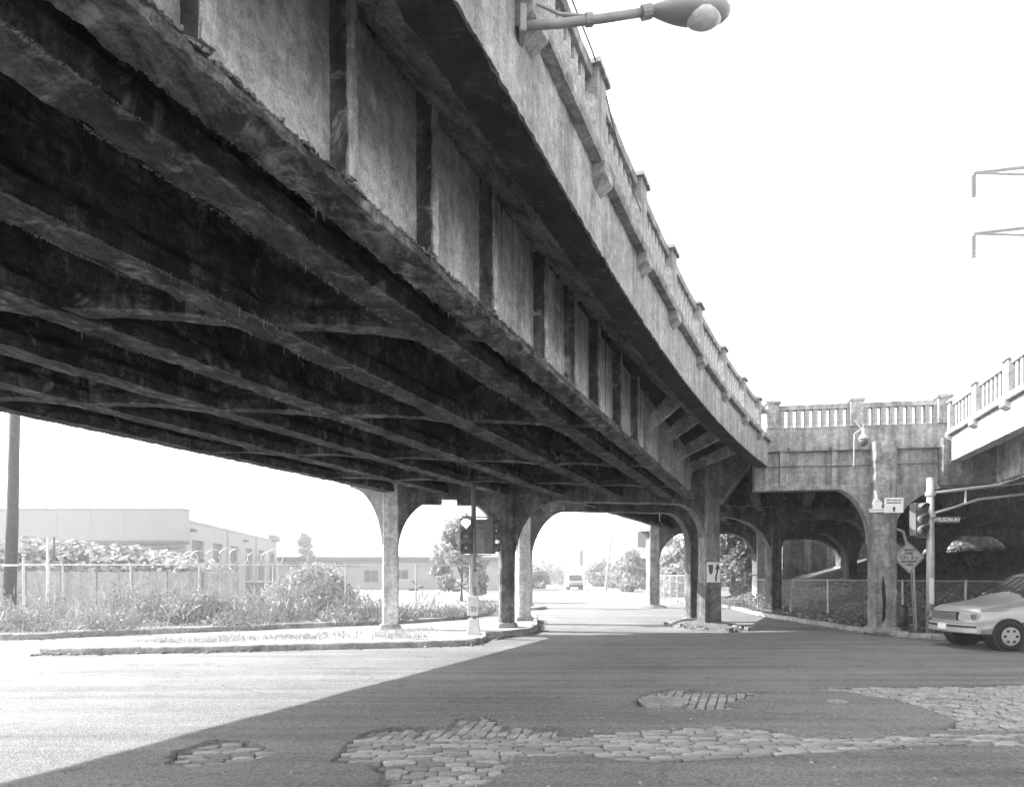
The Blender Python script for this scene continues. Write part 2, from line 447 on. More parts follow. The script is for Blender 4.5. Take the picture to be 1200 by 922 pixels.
# thin worn hollows
for cxp, cyp, rx_, ry_ in ((-0.25 + 1.6, 10.8, 0.55, 0.35),):
    GZ -= 0.02 * np.exp(-((GX - cxp) / rx_) ** 2 - ((GY - cyp) / ry_) ** 2)
nx, ny = len(xs), len(ys)
me = bpy.data.meshes.new('road')
quads = [(r * nx + c, r * nx + c + 1, (r + 1) * nx + c + 1, (r + 1) * nx + c) for r in range(ny - 1) for c in range(nx - 1)]
me.from_pydata(np.stack([GX.ravel(), GY.ravel(), GZ.ravel()], 1).tolist(), [], quads)
me.update(); me.materials.append(M_ASPH); me.shade_smooth()
road = bpy.data.objects.new('road', me); COL.objects.link(road); WLOC['road'] = Vector((0, 0, 0)); road['kind'] = 'structure'
grd = MB(); grd.add([(-900, -300, -0.12), (900, -300, -0.12), (900, 900, -0.12), (-900, 900, -0.12)], [(0, 1, 2, 3)])
tag(part('ground', grd, M_DUST), kind='structure')

# sett meshes: domed, worn blocks of unit footprint
def sett_mesh(k):
    random.seed(100 + k); vs = []; 
    a = 0.5
    for z, sgn in ((0.0, 1.0), (0.95, 1.0), (1.0, 0.95)):
        for x, y in ((-1, -1), (0, -1.02), (1, -1), (1.02, 0), (1, 1), (0, 1.02), (-1, 1), (-1.02, 0)):
            cx_ = 0.93 if x and y else 1.0
            vs.append((x * a * sgn * cx_ * random.uniform(.95, 1.03), y * a * sgn * cx_ * random.uniform(.95, 1.03), z + (random.uniform(-.03, .03) if z else 0)))
    vs.append((random.uniform(-.1, .1), random.uniform(-.1, .1), 1.02))
    fs = [(i + r * 8, (i + 1) % 8 + r * 8, (i + 1) % 8 + (r + 1) * 8, i + (r + 1) * 8) for r in range(2) for i in range(8)]
    fs += [(16 + i, 16 + (i + 1) % 8, 24) for i in range(8)]
    m_ = bpy.data.meshes.new('sett'); m_.from_pydata(vs, [], fs); m_.update(); m_.materials.append(M_SETT)
    return m_
SETTS = [sett_mesh(k) for k in range(7)]
random.seed(11)
stones = []
def lay(poly, rz, w, d, skip=None, jit=0.05, drop=0.03):
    co, si = math.cos(rz), math.sin(rz)
    loc = [(x * co + y * si, -x * si + y * co) for x, y in poly]
    x0, x1 = min(p[0] for p in loc), max(p[0] for p in loc); y0, y1 = min(p[1] for p in loc), max(p[1] for p in loc)
    r = 0; y = y0
    while y < y1 + d:
        x = x0 + (0.5 * w if r % 2 else 0) + random.uniform(-.1, .1) * w
        while x < x1 + w:
            ww = w * random.uniform(0.78, 1.2)
            cx_, cy_ = x + ww / 2, y + d / 2
            X, Y = cx_ * co - cy_ * si, cx_ * si + cy_ * co
            if inside(np.array([X]), np.array([Y]), poly)[0] and not (skip and skip(X, Y)):
                stones.append((X, Y, rz + random.gauss(0, jit * .6), ww * .955, d * random.uniform(.8, .88), -drop + random.gauss(0, .007 if jit > .01 else .003), random.randrange(7), random.gauss(0, .025 if jit > .01 else .006), random.gauss(0, .025 if jit > .01 else .006)))
            x += ww
        y += d; r += 1
lay(PATCH['small'], R(6), 0.27, 0.115)
lay(PATCH['upper'], R(90 - 12), 0.27, 0.125)
lay(PATCH['strip'], R(1.5), 0.30, 0.092, drop=0.004, jit=0.004)
lay(PATCH['lower'], R(-3), 0.26, 0.135, drop=0.03)
MH = G(777, 819.5)
lay(PATCH['manhole'], R(70), 0.25, 0.13, skip=lambda X, Y: (X - MH[0]) ** 2 + (Y - MH[1]) ** 2 < 0.39 ** 2 or (X < MH[0] + .3 and Y < MH[1]))
lay(PATCH['right'], R(-28), 0.25, 0.125, drop=0.02)
stones = [s_ for s_ in stones if abs(s_[0] / s_[1]) < 0.80 and s_[1] > 5.4]
stones.sort(key=lambda s_: s_[1])
rest = MB()
for i, (X, Y, rz, w, d, dz, k, tx, ty) in enumerate(stones):
    if i < 295:
        inst('sett', SETTS[k], road, (X, Y, -0.1 + dz), rz, (w, d, 0.1), tx, ty)
    else:
        co, si = math.cos(rz), math.sin(rz)
        vs = [(v.co.x * w, v.co.y * d, v.co.z * 0.1 - 0.1 + dz) for v in SETTS[k].vertices]
        rest.add([(X + a * co - b * si, Y + a * si + b * co, c) for a, b, c in vs], [tuple(p.vertices) for p in SETTS[k].polygons])
if rest.v: tag(part('setts', rest, M_SETT, road, normals=False), kind='stuff')
mh = thing('manhole_cover', 'round iron manhole cover set in the broken asphalt among the cobbles', 'manhole', (MH[0], MH[1], -0.05))
part('rim', MB().lathe((MH[0], MH[1], -0.09), [(0.36, 0), (0.36, 0.085), (0.32, 0.09), (0.315, 0.07)], 32), M_SETT, mh)
part('lid', MB().lathe((MH[0], MH[1], -0.09), [(0.305, 0), (0.305, 0.08), (0.29, 0.086), (0.02, 0.088)], 32), M_GREYMETAL, mh)
nubs = MB()
for i in range(-3, 4):
    for j in range(-3, 4):
        if i * i + j * j < 10: nubs.box((MH[0] + i * .075, MH[1] + j * .075, -0.003), (.035, .035, .006), .3)
tag(part('tread', nubs, M_GREYMETAL, mh), kind='stuff')
pt = G(982, 822)
tag(part('utility_cover', MB().lathe((pt[0], pt[1], 0.0), [(0.14, -.01), (0.14, .015), (.12, .018), (.02, .018)], 20), M_WALK), 'small pale round utility cover in the asphalt beside the cobbled corner', 'cover')

# ------------------------------------------------------------------ main viaduct
D = Vector((0.3794, 0.9252, 0)); N = Vector((0.9252, -0.3794, 0)); O = Vector((-2.98, 0, 0))
T = Vector((0.9806, 0.1961, 0)); TN = Vector((-0.1961, 0.9806, 0))
def PM(u, v, z): return O + D * u + N * v + Vector((0, 0, z))
def vF(u): return 0.945 + 0.00456 * max(0.0, u - 6.87) ** 2
def u_on_bent(v, Y0):
    """station where a skewed line through the girder line at depth Y0 crosses offset v"""
    p0 = O + D * (Y0 / D.y)
    # p0 + T s = O + D u + N v
    s = v / T.dot(N)
    return (p0 + T * s - O).dot(D)
Y_BENT = 23.6
UB0 = -7.0
ZS = 5.95
via = thing('viaduct', 'long weathered concrete viaduct passing overhead with deep spalled girder and pierced parapet', 'viaduct', (7.1, 23.6, 0))

# deck slab
slab = MB()
vL = -9.79
poly = [PM(UB0, vL, 0), PM(u_on_bent(vL, Y_BENT + 1.2), vL, 0), PM(u_on_bent(0.2, Y_BENT + 1.2), 0.2, 0)]
us = np.linspace(24.1, UB0, 30)
poly += [PM(u, vF(u) - 0.12, 0) for u in us]
slab.prism([(p.x, p.y) for p in poly], ZS, 6.16)
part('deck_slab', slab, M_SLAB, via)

def subdiv(prof, step):
    out = []
    for i in range(len(prof)):
        a, b = prof[i], prof[(i + 1) % len(prof)]
        k = max(1, int(math.hypot(b[0] - a[0], b[1] - a[1]) / step))
        for j in range(k): out.append((a[0] + (b[0] - a[0]) * j / k, a[1] + (b[1] - a[1]) * j / k))
    return out
UG1 = 24.9
# fascia girder: ragged bottom flange, panelled web, ribs
gird = part('girder', MB().sweep(np.arange(UB0, UG1, 0.5), [(-0.20, 4.46), (-0.155, 4.46), (-0.155, ZS + .02), (-0.20, ZS + .02)], PM), M_WEB, via)
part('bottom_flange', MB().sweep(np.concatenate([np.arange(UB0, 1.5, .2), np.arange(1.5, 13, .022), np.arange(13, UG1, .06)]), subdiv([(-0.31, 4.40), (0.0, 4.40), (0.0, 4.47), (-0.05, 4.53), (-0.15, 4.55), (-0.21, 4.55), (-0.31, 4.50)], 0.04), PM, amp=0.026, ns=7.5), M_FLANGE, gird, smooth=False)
RIBY = [0.9, 2.2, 3.53, 4.71, 5.83, 7.04, 8.57, 9.78, 11.02, 12.55, 14.03]
for Yr in RIBY:
    u = Yr / D.y
    rb_ = part('rib', MB().sweep([u - 0.035, u - .01, u + 0.035], subdiv([(-0.17, 4.5), (0.0, 4.52), (0.0, ZS - 0.04), (-0.17, ZS)], 0.07), PM, amp=0.010, ns=9, seed=Yr), M_RIBSHADE, gird)
    part('rib_lit_edge', MB().sweep([u - 0.05, u, u + 0.05], subdiv([(-0.004, 4.54), (0.016, 4.54), (0.016, ZS - 0.05), (-0.004, ZS - 0.05)], 0.06), PM, amp=0.012, ns=11, seed=Yr + 3), M_RIB, rb_)  # pale strip painting the light on the rib's outer edge
# crumbled lip along the flange, heaped at the rib feet
random.seed(3); lipm = MB()
def chunk(mb, x, y, z, r):
    a = random.uniform(0, 6.28); vs = []
    for q_ in ((-1, -1, -1), (1, -1, -1), (1, 1, -1), (-1, 1, -1), (-1, -1, 1), (1, -1, 1), (1, 1, 1), (-1, 1, 1)):
        vx, vy, vz = [q * r * random.uniform(.5, 1.1) for q in q_]
        vs.append((x + vx * math.cos(a) - vy * math.sin(a), y + vx * math.sin(a) + vy * math.cos(a), z + vz * .7))
    mb.add(vs, [(3, 2, 1, 0), (4, 5, 6, 7), (0, 1, 5, 4), (1, 2, 6, 5), (2, 3, 7, 6), (3, 0, 4, 7)])
for _ in range(5200):
    u = 1.5 + random.random() ** 1.5 * 23
    near = min(abs(u - Y_ / D.y) for Y_ in RIBY)
    hp_ = .045 + .10 * math.exp(-(near / .10) ** 2) + .03 * mnoise.noise(Vector((u * 2, 0, 0)))
    v = random.uniform(-.15, .0); p = PM(u, v, 4.50 + random.random() * max(.02, hp_) * (1 + v / .0 if False else max(.15, -v / .15)))
    chunk(lipm, p.x, p.y, p.z, random.uniform(.006, .022))
tag(part('crumbled_lip', lipm, M_HAUNCH, gird, normals=False), kind='stuff')
# encased stringers
SV = [(-1.0, -0.65), (-2.54, -2.17), (-4.21, -3.84), (-5.8, -5.43), (-7.4, -7.03), (-8.8, -8.45)]
for k, (a, b) in enumerate(SV):
    ue = u_on_bent(a, Y_BENT - 0.1)
    st = 0.035 if k < 3 else 0.12
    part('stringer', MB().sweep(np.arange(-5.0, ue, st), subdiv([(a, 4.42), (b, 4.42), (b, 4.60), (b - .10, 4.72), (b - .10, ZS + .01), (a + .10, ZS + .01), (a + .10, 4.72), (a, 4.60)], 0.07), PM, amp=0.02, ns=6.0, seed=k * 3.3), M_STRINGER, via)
# lime crust along the lower edges
random.seed(8); crust = MB()
for v, u0, u1, dens in ((-1.0, 2.5, 14, .35), (-0.65, 2.5, 9, .5), (-2.54, 3.5, 16, .75), (-2.17, 3.5, 14, .75), (-4.21, 6, 18, .4), (-0.31, 2.5, 13, .55)):
    for _ in range(int((u1 - u0) * 330 * dens)):
        u = random.uniform(u0, u1)
        if mnoise.noise(Vector((u * 1.3, v * 5, 2))) < random.uniform(-.35, .25): continue
        p = PM(u, v + random.gauss(0, .008) + .012 * mnoise.noise(Vector((u * 6, v, 0))), 4.41 + random.gauss(0, .006))
        chunk(crust, p.x, p.y, p.z, random.uniform(.0025, .0075))
tag(part('lime_crust', crust, M_LIME, via, normals=False), kind='stuff')
# floor beams, skewed, arched between stringers
edges = [-0.2] + [e for s_ in SV for e in (s_[1], s_[0])] + [vL + .4]
for Yb in (3.1, 7.75, 12.2, 16.6, 20.4):
    p0 = O + D * (Yb / D.y)
    vs_ = np.linspace(-0.2, -8.6, 110)
    mb = MB(); rows = []
    def PB(v, a, z):
        s = v / T.dot(N); q = p0 + T * s + TN * a
        arch = 0.0
        for i in range(0, len(edges) - 1, 2):
            hi, lo = edges[i], edges[i + 1]
            if lo < v < hi:
                t = (v - lo) / (hi - lo); arch = 0.04 * math.sin(math.pi * t) ** 0.6
        return Vector((q.x, q.y, z + (arch if z < 4.9 else 0)))
    mb.sweep(vs_, [(-0.13, 4.43), (0.13, 4.43), (0.13, 4.58), (0.09, 4.66), (0.09, ZS + .01), (-0.09, ZS + .01), (-0.09, 4.66), (-0.13, 4.58)], PB, amp=0.018, ns=3, seed=Yb)
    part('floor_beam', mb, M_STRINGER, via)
# left edge girder and its parapet wall
ueL = u_on_bent(vL, Y_BENT + .6)
part('edge_girder', MB().sweep(np.arange(UB0, ueL, 0.15), subdiv([(vL, 4.72), (vL + .35, 4.72), (vL + .35, 4.85), (vL + .2, 4.95), (vL + .2, ZS), (vL, ZS)], .15), PM, amp=0.015, ns=3, seed=9), M_STRINGER, via)
part('edge_wall', MB().sweep(np.arange(UB0, ueL, 1.0), [(vL - .25, 5.6), (vL + .1, 5.6), (vL + .1, 7.0), (vL - .25, 7.0)], PM), M_FASCIA, via)

# fascia wall, ledge, haunch (follow the flare of the parapet)
def PF(u, a, z):
    v = vF(u); dv = (vF(u + .05) - vF(u - .05)) / .1
    t = (D + N * dv).normalized(); nn = Vector((t.y, -t.x, 0))
    return O + D * u + N * v + nn * a + Vector((0, 0, z))
UF1 = 24.1
part('fascia_wall', MB().sweep(np.concatenate([np.arange(UB0, 3, .2), np.arange(3, 14, .03), np.arange(14, UF1 + .01, .08)]), subdiv([(-0.33, 5.25), (0.0, 5.25), (0.0, 6.01), (-0.33, 6.01)], 0.16), PF, amp=0.012, ns=11), M_FASCIA, via)
part('drip_strip', MB().sweep(np.concatenate([np.arange(UB0, 3, .2), np.arange(3, 14, .03), np.arange(14, UF1 + .01, .08)]), subdiv([(-0.34, 5.225), (-0.012, 5.225), (-0.008, 5.26), (-0.34, 5.26)], 0.06), PF, amp=0.014, ns=10, seed=2), M_SOOT, via)
part('haunch', MB().sweep(np.concatenate([np.arange(UB0, 3, .2), np.arange(3, 14, .03), np.arange(14, UF1 + .01, .08)]), subdiv([(-0.31, 5.26), (-0.31, ZS - .02), (-1.10, ZS - .015)], 0.045), PF, amp=0.05, ns=9, seed=4), M_HAUNCH, via)
part('ledge', MB().sweep(np.arange(UB0, UF1 + .2, 0.12), subdiv([(-0.36, 6.012), (0.105, 6.012), (0.12, 6.05), (0.12, 6.12), (0.04, 6.20), (-0.36, 6.20)], .2), PF, amp=0.006, ns=6), M_RAIL, via)
part('handrail', MB().sweep(np.arange(UB0, UF1, 0.15), [(-0.22, 6.88), (-0.0, 6.88), (0.01, 6.92), (0.01, 6.99), (-0.23, 6.99), (-0.23, 6.92)], PF, amp=0.006, ns=6), M_RAIL, via)
# posts every ~2.15 m of arc with corbels, balusters between
postme = MB().box((0, 0, 0), (0.34, 0.34, 0.80)); postme = postme.mesh('post'); postme.materials.append(M_RAIL)
capme = MB().box((0, 0, 0), (0.44, 0.42, 0.05)).box((0, 0, 0.05), (0.40, 0.38, 0.06), 0, 0.75).mesh('cap'); capme.materials.append(M_RAIL)
corbme = MB().add([(-.17, 0, 0), (.17, 0, 0), (.17, .0, .2), (-.17, 0, .2), (-.17, -.135, .09), (.17, -.135, .09), (.17, -.135, .2), (-.17, -.135, .2)], [(0, 1, 5, 4), (4, 5, 6, 7), (0, 4, 7, 3), (1, 2, 6, 5), (2, 3, 7, 6), (0, 3, 2, 1)]).mesh('corbel'); fix_normals(corbme); corbme.materials.append(M_RAIL)
balme = MB().box((0, 0, 0), (0.13, 0.14, 0.69)).mesh('baluster'); balme.materials.append(M_RAIL)
for m_ in (postme, capme, balme): fix_normals(m_)
def rail_run(pts_fn, stations, parent, nb, z0=6.19, skip_ends=False):
    """posts at stations, nb balusters between; pts_fn(u, a) -> place; outward = +a"""
    def frame(u):
        p = pts_fn(u, -0.11); q = pts_fn(u + .02, -0.11); t = (q - p).normalized(); return p, math.atan2(t.y, t.x)
    for i, u in enumerate(stations):
        p, a = frame(u)
        post = inst('post', postme, parent, (p.x, p.y, z0), a)
        c = bpy.data.objects.new('cap', capme); COL.objects.link(c); c.parent = post; c.location = (0, 0, 0.80); WLOC[c.name] = p
        q = pts_fn(u, 0.0)
        inst('corbel', corbme, parent, (q.x, q.y, z0 - 0.38), a)
        if i + 1 < len(stations):
            u2 = stations[i + 1]
            for k in range(nb):
                w = u + (u2 - u) * (0.11 + 0.78 * (k + 0.5) / nb)
                p, a = frame(w)
                inst('baluster', balme, parent, (p.x, p.y, z0 + .005), a)
# stations from the photo: depth of each post -> station
def u_at_depth(Y):
    u = Y
    for _ in range(30): u += (Y - PF(u, 0, 0).y) / D.y
    return u
stp = [u_at_depth(Y) for Y in (-1.1, 1.0, 3.1, 5.15, 7.12, 9.05, 11.0, 13.2, 15.7, 18.1, 20.1)]
rail_run(lambda u, a: PF(u, a, 0), stp, via, 7)
# knee braces under the flare
for Yb in (15.5, 17.3, 19.6, 21.9):
    u = Yb / D.y
    vo = vF(u) - 0.95
    br = MB().sweep([u - .075, u + .075], subdiv([(-0.16, 4.52), (-0.03, 4.52), (0.03, 5.15), (vo + .35, ZS - .22), (vo + .35, ZS + .01), (vo, ZS + .01), (-0.05, 5.42), (-0.16, 5.40)], .15), PM, amp=0.02, ns=5, seed=Yb)
    part('knee_brace', br, M_RIB, via)
    part('brace_stem', MB().sweep([u - .22, u - .13], [(-0.16, 4.5), (-0.06, 4.5), (-0.06, ZS), (-0.16, ZS)], PM), M_RIB, via)

def arc_bracket(w, h, ztop, n=12, lip=0.0):
    """concave quarter-ellipse bracket profile on the +a side of a column face at a = 0"""
    pts = [(0, ztop), (w, ztop)]
    if lip: pts += [(w, ztop - lip)]
    for i in range(n + 1):
        t = i / n * math.pi / 2
        if i or lip: pts.append((w * (1 - math.sin(t)), ztop - lip - h * (1 - math.cos(t))))
    return pts
def column(parent, x, y, z0, z1, w, mat, ang, foot=True, depth=None, amp=0.012):
    ca, sa = math.cos(ang), math.sin(ang)
    d = depth or w
    prof = subdiv([(-w / 2 + .04, -d / 2), (w / 2 - .04, -d / 2), (w / 2, -d / 2 + .04), (w / 2, d / 2 - .04), (w / 2 - .04, d / 2), (-w / 2 + .04, d / 2), (-w / 2, d / 2 - .04), (-w / 2, -d / 2 + .04)], .16)
    mb = MB().sweep(np.linspace(z0, z1, 40), prof, lambda u, a, b: Vector((x + a * ca - b * sa, y + a * sa + b * ca, u)), amp=amp, ns=3.5, seed=x)
    c = part('column', mb, mat, parent)
    if foot:
        part('column_foot', MB().box((x, y, z0 - .02), (w + .22, d + .22, 0.16), ang, 0.86), M_KERB, c, bevel=.03)
    return c
ANG = math.atan2(T.y, T.x)
def bent(parent, cols, zc, zt, thick, mat, brs, wcol, colmats, base, caps=True, ext=(0, 0)):
    """cols: list of (x, y); brs: per column ((left w, h), (right w, h))"""
    for i, (x, y) in enumerate(cols):
        w = wcol[i]
        column(parent, x, y, base[i], zt, w, colmats[i], ANG)
        for sgn, wh in zip((-1, 1), brs[i]):
            if wh:
                ax = (T.x * sgn, T.y * sgn)
                o = (x + ax[0] * (w / 2 - .01), y + ax[1] * (w / 2 - .01))
                part('arch_bracket', MB().plate(arc_bracket(wh[0], wh[1], zc + .01), o, ax, TN, thick * .86), mat, parent)
        if caps and i + 1 < len(cols):
            x2, y2 = cols[i + 1]
            ax = Vector((x2 - x, y2 - y, 0)); L_ = ax.length; ax.normalize()
            nn = Vector((-ax.y, ax.x, 0))
            mb = MB().sweep(np.arange(0, L_ + .1, .2), subdiv([(-thick / 2, zc), (thick / 2, zc), (thick / 2, zt), (-thick / 2, zt)], .3), lambda u, a, z: Vector((x, y, 0)) + ax * u + nn * a + Vector((0, 0, z)), amp=.015, ns=3)
            part('cap_beam', mb, mat, parent)
C1, C2, C3 = (-3.58, 21.6), (0.09, 22.5), (7.15, 23.75)
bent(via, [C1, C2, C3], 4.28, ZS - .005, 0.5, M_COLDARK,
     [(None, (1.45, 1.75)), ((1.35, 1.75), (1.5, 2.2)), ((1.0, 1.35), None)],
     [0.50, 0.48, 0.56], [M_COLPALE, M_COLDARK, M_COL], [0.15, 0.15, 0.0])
ax = (-T.x, -T.y); o = (C1[0] + ax[0] * .25, C1[1] + ax[1] * .25)
part('arch_bracket', MB().plate(arc_bracket(1.0, 2.1, 4.72, lip=.14) , o, ax, TN, .43), M_COLPALE, via)
part('cap_beam', MB().plate([(-.2, 4.70), (1.02, 4.70), (1.02, ZS - .01), (-.2, ZS - .01)], o, ax, TN, .42), M_COLPALE, via)
# keystone notch blocks of the small arch
for s_ in (-1, 1):
    m_ = (Vector((C1[0], C1[1], 0)) + Vector((C2[0], C2[1], 0))) / 2
    part('cap_block', MB().box((m_.x + s_ * 0.62 * T.x, m_.y + s_ * .62 * T.y, 4.10), (0.72, .44, .20), ANG), M_COLDARK, via)
C2b, C3b = (0.75, 25.9), (7.55, 27.2)
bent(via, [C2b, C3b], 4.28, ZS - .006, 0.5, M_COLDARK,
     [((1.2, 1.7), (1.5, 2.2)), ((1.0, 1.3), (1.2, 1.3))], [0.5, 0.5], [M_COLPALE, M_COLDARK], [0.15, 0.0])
# gusset carrying the flare beside the tall column
ug = (Vector((C3[0], C3[1], 0)) - O).dot(D); vg = (Vector((C3[0], C3[1], 0)) - O).dot(N)
o = PM(ug, vg + .3, 0)
part('gusset', MB().plate([(0, 4.35), (0.10, 4.35), (1.0, 5.62), (1.0, ZS), (0, ZS)], (o.x, o.y), N, D, .16), M_COL, via)
part('gusset_edge', MB().plate([(0.02, 4.28), (0.14, 4.28), (1.08, 5.60), (0.98, 5.68)], (o.x, o.y), N, D, .42), M_COL, via)
# rubble mound at the tall column
def mound(x, y, rx_, ry_, h, n, parent, seed):
    random.seed(seed); mb = MB(); nr, na = 12, 40; vs = [(x, y, h)]
    for i in range(1, nr + 1):
        for k in range(na):
            a = k * 2 * math.pi / na; t = i / nr
            e = 1 + .25 * mnoise.noise(Vector((math.cos(a) * 2, math.sin(a) * 2, seed)))
            px_, py_ = x + rx_ * t * e * math.cos(a), y + ry_ * t * e * math.sin(a)
            vs.append((px_, py_, max(-.02, h * (1 - t ** 2.2) + .03 * mnoise.noise(Vector((px_ * 5, py_ * 5, seed))) * (t < 1)) - (.03 if i == nr else 0)))
    fs = [(0, 1 + k, 1 + (k + 1) % na) for k in range(na)]
    for i in range(nr - 1):
        for k in range(na):
            fs.append((1 + i * na + k, 1 + (i + 1) * na + k, 1 + (i + 1) * na + (k + 1) % na, 1 + i * na + (k + 1) % na))
    mb.add(vs, fs)
    return part('rubble_mound', mb, M_MOUND, parent, smooth=True)
mo = tag(mound(7.15, 24.6, 1.15, 2.6, 0.26, 0, None, 3.0), 'broken concrete mound around the foot of the tall arrow-marked column', 'rubble')
# lime drips along the beam edges
random.seed(5); dr = MB()
for (v, u0, u1, nn_) in ((-2.54, 4.0, 8.6, 16), (-2.17, 5.5, 9.5, 10), (-1.0, 3, 12, 8), (-0.31, 4, 10, 5), (-4.21, 6, 11, 6)):
    for _ in range(nn_):
        u = random.uniform(u0, u1); p = PM(u, v + .015, 4.43); L_ = random.uniform(.03, .11)
        dr.tube([p, p - Vector((0, 0, L_))], .006, 4, .002)
tag(part('lime_drips', dr, M_WALK, via), kind='stuff')

# ------------------------------------------------------------------ ramp viaduct: cross piece, right-hand parapet, deck behind
rv = thing('ramp_viaduct', 'concrete ramp viaduct joining behind, with cross girder, pierced railing and sunlit right-hand parapet', 'viaduct', (12.0, 21.3, 0))
K1 = Vector((8.30, 21.45, 0)); K2 = Vector((13.44, 20.6, 0))
RSD = Vector((-0.306, -1, 0)).normalized()                 # right-hand parapet, running back towards the camera side
RSN = Vector((RSD.y, -RSD.x, 0))                            # points left, outwards
XD = (K2 - K1).normalized(); XN = Vector((XD.y, -XD.x, 0))  # outward = towards the camera
RS_END = K2 + RSD * 26
deck = [(6.75, 23.9), (1.95, 23.9 - .3), (8.2, 36.8), (15.2, 50.5), (47, 50.5), (47, -2)]
e = RS_END - RSN * .12; deck.append((e.x, e.y))
e = K2 - XN * .25 - RSN * .12; deck.append((e.x, e.y)); e = K1 - XN * .25; deck.append((e.x, e.y))
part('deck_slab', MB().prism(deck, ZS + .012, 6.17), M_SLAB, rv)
def PX(u, a, z): return K1 + XD * u + XN * a + Vector((0, 0, z))
def PR(u, a, z): return K2 + RSD * u + RSN * a + Vector((0, 0, z))
LX = (K2 - K1).length
# cross girder
xg = part('cross_girder', MB().sweep(np.linspace(-.35, LX + .9, 30), subdiv([(-0.55, 4.52), (-0.16, 4.52), (-0.16, 5.74), (-0.55, 5.74)], .3), PX, amp=.008, ns=3), M_CROSS, rv)
part('bottom_flange', MB().sweep(np.linspace(-.35, LX + .9, 50), [(-0.58, 4.50), (-0.08, 4.50), (-0.08, 4.59), (-0.14, 4.63), (-0.58, 4.63)], PX, amp=.015, ns=4), M_CROSS, xg)
for px_ in (917, 978, 1114):
    # where this rib stands on the girder line
    best = min(np.linspace(-.3, LX + .2, 400), key=lambda u: abs(CX + FPX * PX(u, -.1, 0).x / PX(u, -.1, 0).y - px_))
    part('rib', MB().sweep([best - .09, best + .09], [(-0.18, 4.6), (-0.07, 4.6), (-0.07, 5.72), (-0.18, 5.72)], PX), M_CROSS, xg)
part('spandrel_wall', MB().sweep(np.linspace(-.05, LX + .02, 40), subdiv([(-0.36, 5.70), (0.0, 5.70), (0.0, 6.40), (-0.36, 6.40)], .3), PX, amp=.008, ns=4), M_CROSS, rv)
part('ledge', MB().sweep(np.linspace(0, LX, 20), [(-0.36, 6.402), (0.015, 6.402), (0.015, 6.44), (-0.36, 6.44)], PX), M_RAIL, rv)
part('handrail', MB().sweep(np.linspace(0.1, LX - .1, 30), [(-0.25, 6.99), (-0.02, 6.99), (-0.02, 7.14), (-0.25, 7.14)], PX, amp=.006, ns=5), M_RAIL, rv)
bal2 = MB().box((0, 0, 0), (0.145, 0.14, 0.56)).mesh('baluster'); bal2.materials.append(M_RAIL); fix_normals(bal2)
axr = math.atan2(XD.y, XD.x)
def post2(u, w=.38, h=.86):
    p = PX(u, -.13, 6.425); q = part('post', MB().box(p, (w, .36, h - .1), axr).box(p + Vector((0, 0, h - .1)), (w + .08, .44, .1), axr), M_RAIL, rv, bevel=.012)
pc = [0.16, 2.62, LX - .12]
for u in pc: post2(u)
for a, b, k in ((pc[0], pc[1], 9), (pc[1], pc[2], 9)):
    for i in range(k):
        u = a + (b - a) * (0.02 + (i + 1) / (k + 1)); p = PX(u, -.135, 6.436)
        inst('baluster', bal2, rv, p, axr)
part('conduit', MB().tube([PX(u, -.05 + .0, 5.22 + .015 * math.sin(u * 2)) for u in np.linspace(-.1, LX + .1, 14)], .016, 6), M_DARKMETAL, rv)
for px_, py_ in ((1050, 524.5), (973, 526.5), (924, 528), (1106, 522)):
    u = min(np.linspace(0, LX, 300), key=lambda q: abs(CX + FPX * PX(q, 0, 0).x / PX(q, 0, 0).y - px_))
    part('drain_spout', MB().tube([PX(u, -.1, 5.76), PX(u, .03, 5.76)], .045, 8), M_DARKMETAL, rv)
# right-hand parapet, lit by the sun
part('fascia_wall', MB().sweep(np.arange(-.05, 26, .2), subdiv([(-0.33, 5.24), (0.0, 5.24), (0.0, 6.01), (-0.33, 6.01)], .2), PR, amp=.01, ns=4), M_FASCIA, rv)
part('ledge', MB().sweep(np.arange(-.1, 26, .5), [(-0.36, 6.012), (0.105, 6.012), (0.12, 6.05), (0.12, 6.12), (0.04, 6.20), (-0.36, 6.20)], PR), M_RAIL, rv)
part('handrail', MB().sweep(np.arange(-.1, 26, .5), [(-0.22, 6.88), (0, 6.88), (0.01, 6.99), (-0.23, 6.99)], PR), M_RAIL, rv)
rail_run(lambda u, a: PR(u, a, 0), [0.12 + 2.1 * i for i in range(9)], rv, 6)
rg = part('girder', MB().sweep(np.arange(-.5, 26, .5), [(-1.25, 4.5), (-1.2, 4.5), (-1.2, ZS), (-1.25, ZS)], PR), M_WEB, rv)
part('bottom_flange', MB().sweep(np.arange(-.5, 26, .15), subdiv([(-1.4, 4.42), (-1.05, 4.42), (-1.05, 4.52), (-1.4, 4.52)], .1), PR, amp=.02, ns=3), M_FLANGE, rg)
part('haunch', MB().sweep(np.arange(-.1, 26, .1), subdiv([(-0.31, 5.26), (-0.31, ZS - .02), (-1.10, ZS - .015)], .12), PR, amp=.04, ns=4), M_HAUNCH, rv)
for k in range(9):
    u = .6 + 1.4 * k
    part('rib', MB().sweep([u - .04, u + .04], [(-1.22, 4.5), (-1.08, 4.5), (-1.08, ZS), (-1.22, ZS)], PR), M_RIB, rg)
for a in (-3.0, -5.0, -7.0):
    part('stringer', MB().sweep(np.arange(-.5, 26, .4), [(a, 4.55), (a + .35, 4.55), (a + .35, ZS), (a, ZS)], PR, amp=.02, ns=3), M_STRINGER, rv)
